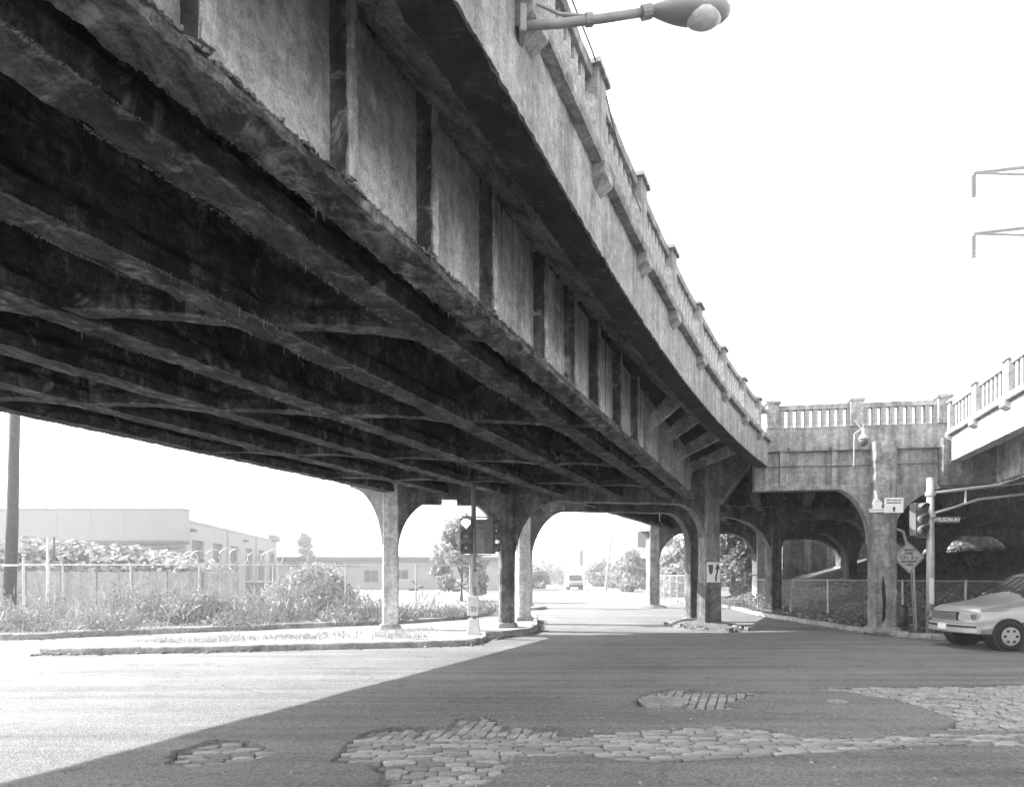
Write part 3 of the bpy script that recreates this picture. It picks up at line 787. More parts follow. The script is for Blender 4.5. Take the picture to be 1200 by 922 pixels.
# tall front column standing proud of the cross girder, its brackets
C6 = PX(0, 0.10, 0)
u6 = min(np.linspace(0, LX, 400), key=lambda q: abs(CX + FPX * PX(q, .12, 0).x / PX(q, .12, 0).y - 1036))
C6 = PX(u6, -.06, 0)
c6 = column(rv, C6.x, C6.y, 0.12, 5.88, .64, M_COL, axr, amp=.02)
part('cavity', MB().add([(C6.x - .13 + dx, C6.y - .335 + .0, z) for dx, z in ((-.05, .4), (.04, .5), (.07, 1.0), (.05, 1.5), (-.02, 1.85), (-.07, 1.5), (-.03, 1.0))], [(0, 1, 2, 3, 4, 5, 6)]), M_BLACK, c6)
for sgn, w, h in ((-1, 1.15, 1.75), (1, 1.85, 1.6)):
    ax = (XD.x * sgn, XD.y * sgn); o = C6 + XD * sgn * .31 - XN * .22
    part('arch_bracket', MB().plate(arc_bracket(w, h, 4.53), (o.x, o.y), ax, XN, .42), M_CROSS, rv)
part('arch_bracket', MB().plate(arc_bracket(1.7, 1.6, 4.43), (18.2, 19.6), (-1, -.05), (.05, -1), .42), M_CROSS, rv)
column(rv, 18.5, 19.6, .1, ZS, .64, M_COL, 0)
part('cap_beam', MB().box((15.9, 20.15, 4.53), (5.5, .4, 1.42), axr), M_COLDARK, rv)
# edge girder of the far span on its left side
E0, E1 = Vector((2.1, 23.9, 0)), Vector((8.25, 36.8, 0)); E2 = Vector((15.2, 50.4, 0))
for A, B in ((E0, E1), (E1, E2)):
    t = (B - A).normalized(); nn_ = Vector((t.y, -t.x, 0))
    part('edge_girder', MB().sweep(np.arange(0, (B - A).length, .4), subdiv([(0, 4.45), (.35, 4.45), (.35, 4.6), (.2, 4.7), (.2, ZS), (0, ZS)], .2), lambda u, a, z: A + t * u + nn_ * a + Vector((0, 0, z)), amp=.02, ns=3), M_STRINGER, rv)
    part('edge_wall', MB().sweep([0, (B - A).length], [(-.2, 5.6), (.1, 5.6), (.1, 7.0), (-.2, 7.0)], lambda u, a, z: A + t * u + nn_ * a + Vector((0, 0, z))), M_FASCIA, rv)
# stringers of the deck behind, parallel to the main girder, clipped to the slab
def in_deck(p): return inside(np.array([p.x]), np.array([p.y]), deck)[0]
for v in np.arange(-6.0, 30, 1.9):
    run = [u for u in np.arange(24.5, 60, .4) if in_deck(PM(u, v, 0)) and PM(u, v, 0).y > 24.3 and (PM(u, v, 0) - K1).dot(XN) < -.9]
    if len(run) > 4:
        part('stringer', MB().sweep(run, [(v, 4.75), (v + .32, 4.75), (v + .32, 4.95), (v + .24, ZS), (v + .08, ZS), (v, 4.95)], PM, amp=.02, ns=2.5, seed=v), M_STRINGER, rv)
def emb(x, y):
    """height of the dirt bank"""
    t = x - 13.4 - 0.10 * (y - 22) - max(0.0, 26 - y) * 0.95
    return 0.14 + min(3.1, max(0.0, t) * 0.27) * (1 if y > 21 else max(0, (y - 19) / 2))
bent(rv, [(12.45, 31.5), (17.75, 32.6)], 4.45, ZS - .004, .5, M_COLDARK, [((2.2, 1.7), (1.6, 1.7)), ((1.6, 1.7), (1.6, 1.7))], [.56, .5], [M_COLDARK, M_COLDARK], [.14, emb(17.75, 32.6) - .1])
part('cap_beam', MB().box((10.3, 31.05, 4.45), (3.9, .5, 1.5), ANG), M_COLDARK, rv)
cols = [(8.5, 38.9), (15.05, 40.2), (21.0, 41.4), (27.0, 42.6), (33, 43.8)]
bent(rv, cols, 4.35, ZS - .003, .5, M_COLDARK, [((.5, .6), (2.0, 1.9))] + [((2.0, 1.8), (2.0, 1.8))] * 4, [.6] * 5, [M_COL, M_COLPALE, M_COLDARK, M_COLDARK, M_COLDARK], [0.0] + [emb(*c) - .1 for c in cols[1:]])
cols = [(18.6, 49.2), (24.9, 50.3), (31, 51.5), (37.5, 52.7)]
bent(rv, cols, 4.5, ZS - .002, .5, M_COLDARK, [((2.4, 1.6), (2.4, 1.6))] * 4, [.6] * 4, [M_COLPALE, M_COLDARK, M_COLDARK, M_COLDARK], [emb(*c) - .1 for c in cols])
for Yb in (27.6, 36.0, 45.0):
    p0 = Vector((6, Yb, 0))
    part('floor_beam', MB().sweep(np.arange(2 if Yb < 30 else 4.5, 26, .5), [(-.13, 4.7), (.13, 4.7), (.13, ZS), (-.13, ZS)], lambda u, a, z: p0 + T * u + TN * a + Vector((0, 0, z)), amp=.015), M_STRINGER, rv)
tag(mound(8.5, 38.9, .9, 1.0, .22, 0, None, 8.0), 'low rubble heap at the foot of the far spalled column', 'rubble')
ab_ = part('abutment_wall', MB().box((26.3, 53.6, 0), (10.6, .6, 5.9), .15), M_COLDARK, rv)
for i in range(6):
    part('pilaster', MB().box((21.6 + i * 1.9, 52.55 + i * .28, 0), (.5, .4, 5.85), .15), M_COL, ab_)
# lone column carrying the parting ramp, beyond the island
pc_ = thing('pier', 'narrow column beyond the traffic island, mostly behind the paired columns', 'pier', (1.28, 38.6, 0))
column(pc_, 1.28, 38.6, .13, 4.9, .62, M_COL, ANG)
part('pier_cap', MB().box((0.55, 38.45, 4.4), (2.0, .6, .55), ANG), M_COLDARK, pc_)

# ------------------------------------------------------------------ kerbs, island, pavements, bank
def smooth_line(pts, n):
    """Catmull-Rom through pts"""
    P_ = [Vector((p[0], p[1], 0)) for p in pts]; P_ = [P_[0] * 2 - P_[1]] + P_ + [P_[-1] * 2 - P_[-2]]; out = []
    for i in range(1, len(P_) - 2):
        for k in range(n):
            t = k / n; a, b, c, d = P_[i - 1:i + 3]
            out.append(0.5 * (2 * b + (c - a) * t + (2 * a - 5 * b + 4 * c - d) * t * t + (3 * b - a - 3 * c + d) * t ** 3))
    out.append(P_[-2]); return out
def kerb_run(line, parent, w=.16, h=.15, L_=1.8, gap=None, mat=None, side=1, tilt=0.0):
    """cut a line into kerb stones, each a piece of its own"""
    acc = [0.0]
    for a, b in zip(line[:-1], line[1:]): acc.append(acc[-1] + (b - a).length)
    def pt_(s):
        s = min(max(s, 0), acc[-1] - 1e-4)
        i = max(k for k in range(len(acc)) if acc[k] <= s); i = min(i, len(line) - 2)
        return line[i] + (line[i + 1] - line[i]) * ((s - acc[i]) / max(1e-6, acc[i + 1] - acc[i]))
    s = 0.0
    while s < acc[-1] - .2:
        e_ = min(s + L_ * random.uniform(.8, 1.15), acc[-1])
        if not (gap and gap[0] < (s + e_) / 2 < gap[1]):
            def PK(u, a, z):
                p = pt_(u); t = (pt_(u + .1) - pt_(u - .1)).normalized(); nn_ = Vector((-t.y, t.x, 0)) * side
                return p + nn_ * a + Vector((0, 0, z))
            dz = random.uniform(-.012, .012)
            part('kerb_stone', MB().sweep(np.linspace(s + .012, e_ - .012, max(3, int((e_ - s) / .2))), [(0, -.05), (w, -.05), (w, h + dz), (.03, h + dz), (0, h - .03 + dz)], PK, amp=.01, ns=5, seed=s), mat or M_KERB, parent)
        s = e_
random.seed(21)
# traffic island
ifront = smooth_line([(-10.7, 15.75), (-9.8, 15.72), (-6.2, 16.35), (-1.4, 17.55), (-0.6, 18.4)], 10)
inose = smooth_line([(-0.5, 19.3), (0.15, 20.2), (0.75, 21.0), (1.12, 22.6), (1.25, 25.0), (1.4, 28.0)], 8)
iback = smooth_line([(0.2, 28.6), (-1.8, 25.5), (-5.0, 22.2), (-8.5, 18.3), (-10.4, 16.1)], 8)
isl = [(p.x, p.y) for p in ifront] + [(p.x, p.y) for p in inose] + [(p.x, p.y) for p in iback]
island = tag(part('traffic_island', MB().prism(isl, -.04, .125), M_WALK), kind='structure')
kerb_run(ifront, island, L_=2.6, side=1)
kerb_run(inose, island, L_=1.5, h=.2, side=1)
# back kerb with storm drain, verge behind
bk = smooth_line([(-40, 17.5), (-22, 18.3), (-14.3, 19.2), (-12.2, 20.5), (-7.8, 23.3), (-3.5, 26.4), (-1.2, 30), (-.5, 36), (0, 60)], 10)
verge_poly = [(p.x, p.y) for p in bk] + [(-8, 110), (-120, 110), (-120, 17.5)]
verge = tag(part('verge', MB().prism(verge_poly, -.05, .11), M_DUST), kind='structure')
kerb_run(bk[8:70], verge, L_=2.4, h=.17, side=1, gap=(23.2, 25.4))
# storm drains: slot with hood and dark mouth
def drain(a, b, label):
    a, b = Vector(a), Vector(b); t = (b - a).normalized(); nn_ = Vector((-t.y, t.x, 0)); L_ = (b - a).length
    r_ = thing('storm_drain', label, 'drain', ((a + b) / 2))
    def PD(u, x, z): return a + t * u + nn_ * x + Vector((0, 0, z))
    part('hood', MB().sweep([0, L_], [(0.0, .12), (.5, .12), (.5, .185), (.04, .185), (0, .165)], PD), M_KERB, r_)
    part('mouth', MB().sweep([.08, L_ - .08], [(.08, -.06), (.4, -.06), (.4, .121), (.08, .121)], PD), M_BLACK, r_)
    for s_ in (0, L_ - .1): part('cheek', MB().sweep([s_, s_ + .1], [(0.01, -.05), (.4, -.05), (.4, .119), (.01, .119)], PD), M_KERB, r_)
    return r_
drain((-13.15, 19.93, 0), (-11.95, 20.72, 0), 'storm drain slot in the far kerb below the weeds at left')
# oval kerb round the lone pier
ov = [Vector((1.4 + 1.0 * math.cos(a), 38.4 + 2.2 * math.sin(a), 0)) for a in np.linspace(0, 2 * math.pi, 25)]
ovs = tag(part('kerbed_bed', MB().prism([(p.x, p.y) for p in ov[:-1]], -.05, .12), M_WALK), kind='structure')
kerb_run(ov, ovs, h=.15, L_=1.4, side=1)
# right pavement: kerb, storm drain, bank of dirt
rk = smooth_line([(13.6, 52), (12.6, 38), (11.75, 32), (11.5, 26.2), (11.5, 21.6), (11.75, 20.2), (12.7, 19.25), (15, 18.75), (22, 18.2), (40, 17)], 10)
gs = 52 - 0
nbx, nby = 70, 60
bx_ = []; 
me_b = MB()
gxs = np.linspace(0, 1, nbx) ** 1.4; gys = np.linspace(17, 60, nby)
def kx(y):
    c = [p for p in rk]
    best = min(c, key=lambda p: abs(p.y - y)); return best.x
rows = []
# bank: columns measured from the kerb line outwards
outl = [p for p in rk]
tot = len(outl)
vs = []
for i, p in enumerate(outl):
    t = (outl[min(i + 1, tot - 1)] - outl[max(i - 1, 0)]).normalized(); nn_ = Vector((-t.y, t.x, 0))
    if nn_.x < 0 and abs(nn_.x) > .1: nn_ = -nn_
    if abs(nn_.x) <= .1 and nn_.y < 0: nn_ = -nn_
    for k in range(44):
        s_ = 34 * (k / 43) ** 1.7 + .12
        # fan outwards: blend towards (+x, +y)
        dirv = (nn_ * max(0, 1 - s_ / 6) + Vector((1, .55 if p.y < 24 else .1, 0)).normalized() * min(1, s_ / 6)).normalized()
        q = p + dirv * s_
        h = max(emb(q.x, q.y), .13) + (0.10 * mnoise.noise(q * 0.9) + .05 * mnoise.noise(q * 2.7)) * min(1, s_ / 1.5)
        vs.append((q.x, q.y, max(h, .1)))
fs = [(i * 44 + k, i * 44 + k + 1, (i + 1) * 44 + k + 1, (i + 1) * 44 + k) for i in range(tot - 1) for k in range(43)]
bank = tag(part('dirt_bank', MB().add(vs, fs), M_DIRT, smooth=True), kind='structure')
kerb_run(rk[:60], bank, w=.2, h=.16, L_=2.0, side=1, gap=None)
kerb_run(rk[60:], bank, w=.2, h=.16, L_=2.0, side=1, gap=(0.0, 1.7))
d0, d1 = rk[60], rk[66]
drain((d0.x + .1, d0.y - .02, 0), (d1.x, d1.y - .02, 0), 'storm drain slot in the near kerb by the right-hand column')
# plateau beyond the bank
plat = MB().prism([(27.5, 54.5), (32, 42), (60, 34), (200, 60), (200, 200), (27.5, 200)], -.1, 2.9)
tag(part('plateau', plat, M_DIRT), kind='structure')

# ------------------------------------------------------------------ street furniture
def circ(r, n=20, sx=1.0): return [(r * math.cos(i * 2 * math.pi / n) * sx, r * math.sin(i * 2 * math.pi / n)) for i in range(n)]
def disc_y(mb, c, r, t, n=20):
    return mb.lathe((c[0], c[1] - t, c[2]), [(r, 0), (r, t)], n, 'y')
def signal_head(parent, c, rz, w=.36, h=1.02, d=.22, lit=None, heart=False, casemat=None):
    """three-lamp head; front faces -y before turning by rz; c is the centre of its base"""
    cm = casemat or M_SIGNALCASE
    co, si = math.cos(rz), math.sin(rz)
    def tr(mb):
        mb.v = [(c[0] + x * co - y * si, c[1] + x * si + y * co, c[2] + z) for x, y, z in mb.v]; return mb
    hd = part('signal_head', tr(MB().box((0, 0, 0), (w, d, h))), cm, parent, bevel=.015)
    for k in range(3):
        z = h * (1 - (k + .5) / 3); r = w * .37
        lens = disc_y(MB(), (0, -d / 2, z), r, .012)
        m_ = M_LIT if lit == k else (M_LENSMID if k < 2 else M_LENS)
        if heart and lit == k:  # visor shadow put into the lens shape: glowing heart over a dark disc
            pts = []
            for i in range(40):
                t = i * 2 * math.pi / 40
                pts.append((16 * math.sin(t) ** 3 / 17.0 * r, (13 * math.cos(t) - 5 * math.cos(2 * t) - 2 * math.cos(3 * t) - math.cos(4 * t) + 2.5) / 15.0 * r))
            part('lens', tr(disc_y(MB(), (0, -d / 2, z), r, .008)), M_SIGNALCASE, hd)
            lens = MB().plate([(a, z + b) for a, b in pts], (0, -d / 2 - .015), (1, 0), (0, 1), .01)
        part('lens', tr(lens), m_, hd)
        if not (heart and lit == k): part('lens_hub', tr(disc_y(MB(), (0, -d / 2 - .012, z), r * .3, .006)), M_GALV if k else M_LENSMID, hd)
        # cut-away visor
        vs = []; n = 14; L_ = .24
        for q, rr in ((0, r * 1.08), (1, r * 1.08), (1, r * 1.02), (0, r * 1.02)):
            for i in range(n + 1):
                a = R(-50) + R(280) * i / n
                yy = -d / 2 - (L_ * (.55 + .45 * math.sin(max(0, a if a < math.pi else math.pi - a) if 0 <= a <= math.pi else 0)) if q else 0)
                vs.append((rr * math.cos(a), yy, z + rr * math.sin(a)))
        fs = [(p * (n + 1) + i, p * (n + 1) + i + 1, ((p + 1) % 4) * (n + 1) + i + 1, ((p + 1) % 4) * (n + 1) + i) for p in range(4) for i in range(n)]
        part('visor', tr(MB().add(vs, fs)), cm, hd)
    return hd
# island signal
ix, iy = G(555, 743, .125)
sg = thing('traffic_signal', 'traffic signal post with two three-lamp heads standing on the sunlit island', 'traffic light', (ix, iy, .125))
part('pole', MB().tube([(ix, iy, .5), (ix, iy, 4.42)], .075, 14), M_GREYMETAL, sg, smooth=True)
part('pole_base', MB().box((ix, iy, .12), (.40, .40, .46), 0, .72), M_PAINTPALE, sg, bevel=.02)
cb_ = part('control_box', MB().box((ix - .02, iy - .1, .68), (.30, .12, .55)), M_PAINTPALE, sg, bevel=.01)
lettering('22', .17, M_BLACK, cb_, (ix + .0, iy - .166, .86))
part('button_plate', MB().box((ix + .07, iy - .09, 1.5), (.12, .05, .42)), M_GALV, sg)
h1 = signal_head(sg, (ix - .20, iy - .06, 2.44), R(-4), lit=0, heart=True)
h2 = signal_head(sg, (ix + .50, iy + .02, 2.44), R(78), w=.34)
part('back_panel', MB().box((ix + .22, iy + .06, 2.44), (.30, .16, 1.0)), M_WALK, sg, bevel=.01)
for z in (2.40, 3.50):
    part('bracket', MB().tube([(ix - .30, iy - .05, z), (ix - .28, iy - .05, z), (ix + .52, iy, z)], .022, 8), M_GREYMETAL, sg)
part('finial', MB().lathe((ix - .2, iy - .06, 3.46), [(.03, 0), (.03, .08), (.01, .1)], 8), M_GREYMETAL, sg)

# right-hand signal with mast arm and street name
mx, my = 12.35, 19.75
ms = thing('mast_arm_signal', 'galvanised signal pole with trussed mast arm and street name plate at the right kerb', 'traffic light', (mx, my, .13))
part('pole', MB().tube([(mx, my, .1), (mx, my, 2.2), (mx, my, 4.62)], .115, 16, .10), M_GALV, ms, smooth=True)
part('pole_cap', MB().lathe((mx, my, 4.61), [(.105, 0), (.10, .03), (.03, .05)], 14), M_GALV, ms)
part('mast_arm', MB().tube([(mx - .12, my - .02, 4.19), (mx + .9, my - .06, 4.30), (mx + 1.9, my - .12, 4.42), (mx + 5.5, my - .4, 4.75)], .045, 10), M_GALV, ms, smooth=True)
part('lower_arm', MB().tube([(mx - .12, my - .02, 3.56), (mx + .5, my - .04, 3.74), (mx + 1.35, my - .08, 4.02), (mx + 1.9, my - .12, 4.08), (mx + 5.5, my - .4, 4.5)], .04, 10), M_GALV, ms, smooth=True)
part('arm_strut', MB().tube([(mx + .98, my - .06, 3.90), (mx + .98, my - .06, 4.31)], .03, 8), M_GALV, ms)
for z in (3.50, 4.12):
    part('clamp', MB().lathe((mx, my, z), [(.14, 0), (.14, .12)], 14), M_GALV, ms)
signal_head(ms, (mx - .40, my - .05, 2.96), R(16), w=.37, h=.94)
for z in (2.93, 3.90):
    part('bracket', MB().tube([(mx - .42, my, z), (mx, my, z)], .02, 8), M_GALV, ms)
part('bracket', MB().tube([(mx - .3, my + .02, 3.25), (mx, my, 3.28)], .05, 8), M_GALV, ms)
sp = part('name_plate', MB().box((mx + .46, my - .02, 3.335), (.70, .02, .19), R(-3)), M_TRIM, ms)
lettering('WILSON AV', .15, M_WHITE, sp, (mx + .46, my - .036, 3.43), R(-3), bold=.002, sx=.92)
part('sticker', MB().box((mx - .03, my - .105, 1.0), (.12, .02, .75)), M_WHITE, ms, label='flaking pale bill pasted on the pole')

# truck height sign
sx_, sy_ = AT(1065, 653, 20.9)[0], 20.9; sz_ = AT(1065, 653, 20.9)[2]
ds = thing('warning_sign', 'leaning diamond warning sign about trucks over height, on a thin post', 'sign', (sx_ + .2, sy_, emb(sx_, sy_)))
a_ = R(2)
def rot2(p, a): return (p[0] * math.cos(a) - p[1] * math.sin(a), p[0] * math.sin(a) + p[1] * math.cos(a))
hd_ = .485
dia = [rot2(p, a_) for p in ((0, -hd_), (hd_, 0), (0, hd_), (-hd_, 0))]
pl = part('sign_plate', MB().plate([(a, sz_ + b) for a, b in dia], (sx_, sy_), (1, 0), (0, 1), .012), M_SIGNGREY, ds)
bd = MB()
for i in range(4):
    p, q = Vector((*dia[i], 0)) * .93, Vector((*dia[(i + 1) % 4], 0)) * .93
    p2, q2 = p * .965, q * .965
    bd.plate([(p.x, sz_ + p.y), (q.x, sz_ + q.y), (q2.x, sz_ + q2.y), (p2.x, sz_ + p2.y)], (sx_, sy_ - .008), (1, 0), (0, 1), .004)
part('border', bd, M_BLACK, pl)
for txt, dz, s_ in (('TRUCKS', .225, .092), ('OVER', .125, .105), ('13', 0, .17), ('2', 0, .17), ('NO RIGHT', -.125, .098), ('TURN', -.225, .092)):
    dx = {'13': -.20, '2': .10}.get(txt, 0)
    lettering(txt, s_, M_BLACK, pl, (sx_ + dx, sy_ - .008, sz_ + dz), 0, .003)
lettering('FT', .09, M_BLACK, pl, (sx_ - .045, sy_ - .008, sz_ - .02), 0, .001)
lettering('IN', .09, M_BLACK, pl, (sx_ + .225, sy_ - .008, sz_ - .02), 0, .001)
part('post', MB().tube([(sx_ + .30, sy_ + .12, .1), (sx_ + .16, sy_ + .03, sz_ - .3), (sx_ + .02, sy_ + .02, sz_ + .4)], .035, 8), M_GALV, ds)
part('brace', MB().tube([(sx_ + .22, sy_ + .1, .1), (sx_ + .10, sy_ + .05, sz_ - .45)], .015, 6), M_GALV, ds)
part('strut', MB().tube([(sx_ - .04, sy_ + .03, sz_ + .40), (sx_ - .14, sy_ + .05, sz_ + .78), (sx_ - .42, sy_ + .2, sz_ + .95)], .045, 8), M_GALV, ds)

# the two signs on the tall front column
qx, qy, qz = AT(1047.6, 591.8, 20.45)
rs_ = thing('direction_sign', 'white square sign with an up arrow fixed to the front column', 'sign', (qx, qy, qz - .22))
pl = part('sign_plate', MB().box((qx, qy, qz - .225), (.52, .012, .45), axr), M_WHITE, rs_)
ar = MB().plate([(-.025, qz - .19), (.025, qz - .19), (.025, qz - .12), (.065, qz - .12), (0, qz - .03), (-.065, qz - .12), (-.025, qz - .12)], (qx, qy - .01), (1, 0), (0, 1), .006)
part('arrow', ar, M_BLACK, pl)
ln = MB()
for zz, runs in ((.155, ((-.21, -.07), (-.05, .09), (.11, .22))), (.075, ((-.21, .19),))):
    for a, b in runs: ln.box((qx + (a + b) / 2, qy - .009 - (a + b) / 2 * .165, qz + zz - .02), (b - a, .004, .036), axr)
tag(part('worn_legend', ln, M_TRIM, pl), kind='stuff')
cxx, cyy, czz = AT(1027.8, 600, 20.62)
dm = thing('dome_sign', 'small white cut-out sign shaped like a domed building on the front column', 'sign', (cxx, cyy, czz))
prof = [(-.215, 0), (.215, 0), (.215, .115), (.125, .115), (.125, .22), (.145, .24), (.145, .28), (.125, .30), (.09, .35), (.04, .385), (.015, .40), (.010, .53), (-.010, .53), (-.015, .40), (-.04, .385), (-.09, .35), (-.125, .30), (-.145, .28), (-.145, .24), (-.125, .22), (-.125, .115), (-.215, .115)]
pl = part('sign_plate', MB().plate([(a, czz + b) for a, b in prof], (cxx, cyy), XD, XN, .012), M_WHITE, dm)
part('stripe', MB().plate([(-.2, czz + .055), (.2, czz + .055), (.2, czz + .07), (-.2, czz + .07)], (cxx, cyy - .01), XD, XN, .004), M_TRIM, pl)
part('stripe', MB().plate([(-.07, czz + .315), (-.03, czz + .335), (.03, czz + .335), (.07, czz + .315), (.03, czz + .32), (-.03, czz + .32)], (cxx, cyy - .01), XD, XN, .004), M_TRIM, pl)

# arrow board on the tall column, pedestal casing below it
ux, uy = C3; ff = .315
ab = thing('arrow_board', 'white board with dark shield and curved up arrow strapped round the tall column', 'sign', (ux, uy - ff, 1.5))
bo = (ux + TN.x * -ff, uy + TN.y * -ff)
bz = AT(834, 682, 23.4)[2]
def plate_on(poly, t, off): return MB().plate([(a, bz + b) for a, b in poly], (bo[0] - TN.x * off, bo[1] - TN.y * off), T, TN, t)
pl = part('board', plate_on([(-.24, 0), (.25, 0), (.25, .68), (-.24, .70)], .02, 0.0), M_WHITE, ab)
part('shield', plate_on([(-.20, .60), (-.02, .60), (-.03, .38), (-.08, .27), (-.14, .27), (-.18, .40)], .006, .013), M_TRIM, pl)
part('arrow', plate_on([(.05, .04), (.11, .04), (.115, .22), (.16, .38), (.17, .46), (.24, .45), (.15, .66), (.06, .44), (.115, .44), (.10, .34), (.06, .2)], .006, .013), M_BLACK, pl)
part('casing', MB().box((ux, uy, .0), (.62, .62, bz - .02), ANG, .97), M_COLDARK, via, bevel=.02)

# cobra-head street lamp on the near parapet
lp = PF(u_at_depth(5.02), .03, 0); lz = AT(606, 31, lp.y)[2]
ld = Vector((.998, .06, 0))
sl = thing('street_lamp', 'cobra-head street lamp on a curved arm bolted to the near parapet, overhead', 'street lamp', (lp.x, lp.y, lz))
def LP(a, z, b=0): return lp + ld * a + Vector((0, b, lz + z))
part('arm', MB().tube([LP(-.02, 0), LP(.3, .035), (LP(.6, .085)), LP(.95, .155)], .034, 12, .030), M_GREYMETAL, sl, smooth=True)
part('wall_plate', MB().box(LP(.01, -.09), (.05, .16, .20), math.atan2(ld.y, ld.x)), M_GREYMETAL, sl, bevel=.01)
part('clamp', MB().tube([LP(.48, .068), LP(.53, .076)], .046, 12), M_GREYMETAL, sl)
part('brace_rod', MB().tube([LP(.0, .34), LP(.12, .17), LP(.28, .105), LP(.48, .10)], .012, 8), M_GREYMETAL, sl)
hp = []
def ell(s_):
    # luminaire section: half-width and depth below/above the arm line
    w = .118 * math.sin(min(1, s_ * 1.5 + .12) * math.pi / 2) * (1 if s_ < .75 else math.sqrt(max(0, 1 - ((s_ - .75) / .27) ** 2)))
    return max(w, .02)
mbh = MB(); seg = 18; nst = 16; vv = []
for i in range(nst + 1):
    s_ = i / nst; w = ell(s_)
    for k in range(seg):
        a = k * 2 * math.pi / seg; yy = w * math.cos(a); zz = (w * .62 if math.sin(a) > 0 else w * .75) * math.sin(a)
        p = LP(.93 + .63 * s_, .165 + zz + .02 * s_, yy); vv.append(p)
mbh.add(vv, [(i * seg + k, i * seg + (k + 1) % seg, (i + 1) * seg + (k + 1) % seg, (i + 1) * seg + k) for i in range(nst) for k in range(seg)] + [tuple(range(seg))[::-1], tuple(range(nst * seg, (nst + 1) * seg))])
head = part('lamp_head', mbh, M_GREYMETAL, sl, smooth=True)
bowl = MB(); vv = []
for i in range(9):
    b_ = i / 8 * math.pi / 2
    for k in range(18):
        a = k * 2 * math.pi / 18
        vv.append(LP(1.36 + .15 * math.cos(b_) * math.cos(a), .15 - .10 * math.sin(b_), .108 * math.cos(b_) * math.sin(a)))
bowl.add(vv, [(i * 18 + k, i * 18 + (k + 1) % 18, (i + 1) * 18 + (k + 1) % 18, (i + 1) * 18 + k) for i in range(8) for k in range(18)])
part('bowl', bowl, M_GLASSBOWL, head, smooth=True)
part('collar', MB().tube([LP(.90, .14), LP(.97, .16)], .05, 12), M_GREYMETAL, sl)
# slack cable looped along the parapet top
cab = MB().tube([PF(u_at_depth(Y), .05, z) for Y, z in ((5.6, 6.95), (6.2, 6.99), (6.8, 7.02), (7.2, 6.98), (7.7, 6.75), (8.3, 6.6), (8.9, 6.55))], .008, 6)
tag(part('parapet_cable', cab, M_DARKMETAL), 'thin cable strung along the top of the near parapet posts', 'cable')

# acorn lamp on the cross girder
ax_, ay_, az_ = AT(1012, 512, 20.6)
al = thing('wall_lamp', 'small pear-shaped lamp hung on a bracket in front of the cross railing', 'wall lamp', (ax_, ay_, az_))
part('bowl', MB().lathe((ax_, ay_, az_ - .30), [(.02, 0), (.09, .05), (.135, .14), (.15, .22)], 16), M_TRIM, al, smooth=True)
part('hood', MB().lathe((ax_, ay_, az_ - .08), [(.16, 0), (.15, .06), (.10, .13), (.055, .17), (.05, .32), (.03, .34)], 16), M_GALV, al, smooth=True)
part('bracket', MB().tube([(ax_ - .22, ay_ + .12, az_ + .10), (ax_ - .05, ay_ + .02, az_ + .25), (ax_ + .03, ay_, az_ + .38)], .025, 8), M_GREYMETAL, al)
part('bracket', MB().tube([(ax_ - .22, ay_ + .1, az_ + .52), (ax_ - .06, ay_ + .02, az_ + .26)], .02, 8), M_GALV, al)
part('conduit', MB().tube([(ax_ - .22, ay_ + .12, az_ + .10), (ax_ - .22, ay_ + .15, az_ - .88)], .015, 6), M_GALV, al)

# stump bollard by the column
bx0, by0 = AT(1056, 733, 22.0)[0], 22.0
tag(part('stump', MB().lathe((bx0, by0, .1), [(.2, 0), (.21, .35), (.2, .72), (.13, .78), (.02, .78)], 14), M_COLDARK, smooth=True), 'short dark cylindrical stump on the dirt beside the front column', 'bollard')

# ------------------------------------------------------------------ car passing at right (at rest here)
car = thing('car', 'silver sport utility car entering from the right edge, heading left', 'car', (13.3, 17.3, 0))
cx0, cy0, W2 = 11.2, 17.3, .92
def cp(x, y, z): return (cx0 + x, cy0 + y, z)
side = [(0.02, .45), (0.0, .72), (.06, .98), (.2, 1.08), (1.35, 1.24), (2.15, 1.82), (2.4, 1.9), (4.2, 1.92), (4.7, 1.75), (4.85, 1.1), (4.88, .5), (4.6, .40), (4.3, .38), (3.5, .36), (1.5, .36), (.6, .38), (.2, .4)]
nys = 9; vs = []
for j in range(nys):
    t = -1 + 2 * j / (nys - 1)
    for x, z in side:
        narrow = .80 if z > 1.5 else (.96 if z > 1.0 else 1.0)
        round_ = 1 - .10 * (abs(t) ** 4) * (1 if x < .5 else 0)
        xx = x + (.22 * abs(t) ** 3 if x < .3 else (-.12 * abs(t) ** 3 if x > 4.6 else 0))
        vs.append(cp(xx, t * W2 * narrow * (1 if abs(t) < .99 else .985), z - (.04 * abs(t) ** 3 if z > 1.0 else 0)))
ns_ = len(side)
fs = [(j * ns_ + i, j * ns_ + (i + 1) % ns_, (j + 1) * ns_ + (i + 1) % ns_, (j + 1) * ns_ + i) for j in range(nys - 1) for i in range(ns_)]
fs += [tuple(range(ns_))[::-1], tuple(range((nys - 1) * ns_, nys * ns_))]
body = part('body', MB().add(vs, fs), M_CARPAINT, car, smooth=True)
md = body.modifiers.new('round', 'SUBSURF'); md.levels = 2; md.render_levels = 2
crb = body.data.attributes.new('crease_edge', 'FLOAT', 'EDGE')
crb.data.foreach_set('value', [0.45] * len(body.data.edges))
def sidepoly(poly, y, mat, name, parent, t=.02):
    return part(name, MB().plate(poly, (cx0, cy0 + y), (1, 0), (0, 1), t), mat, parent)
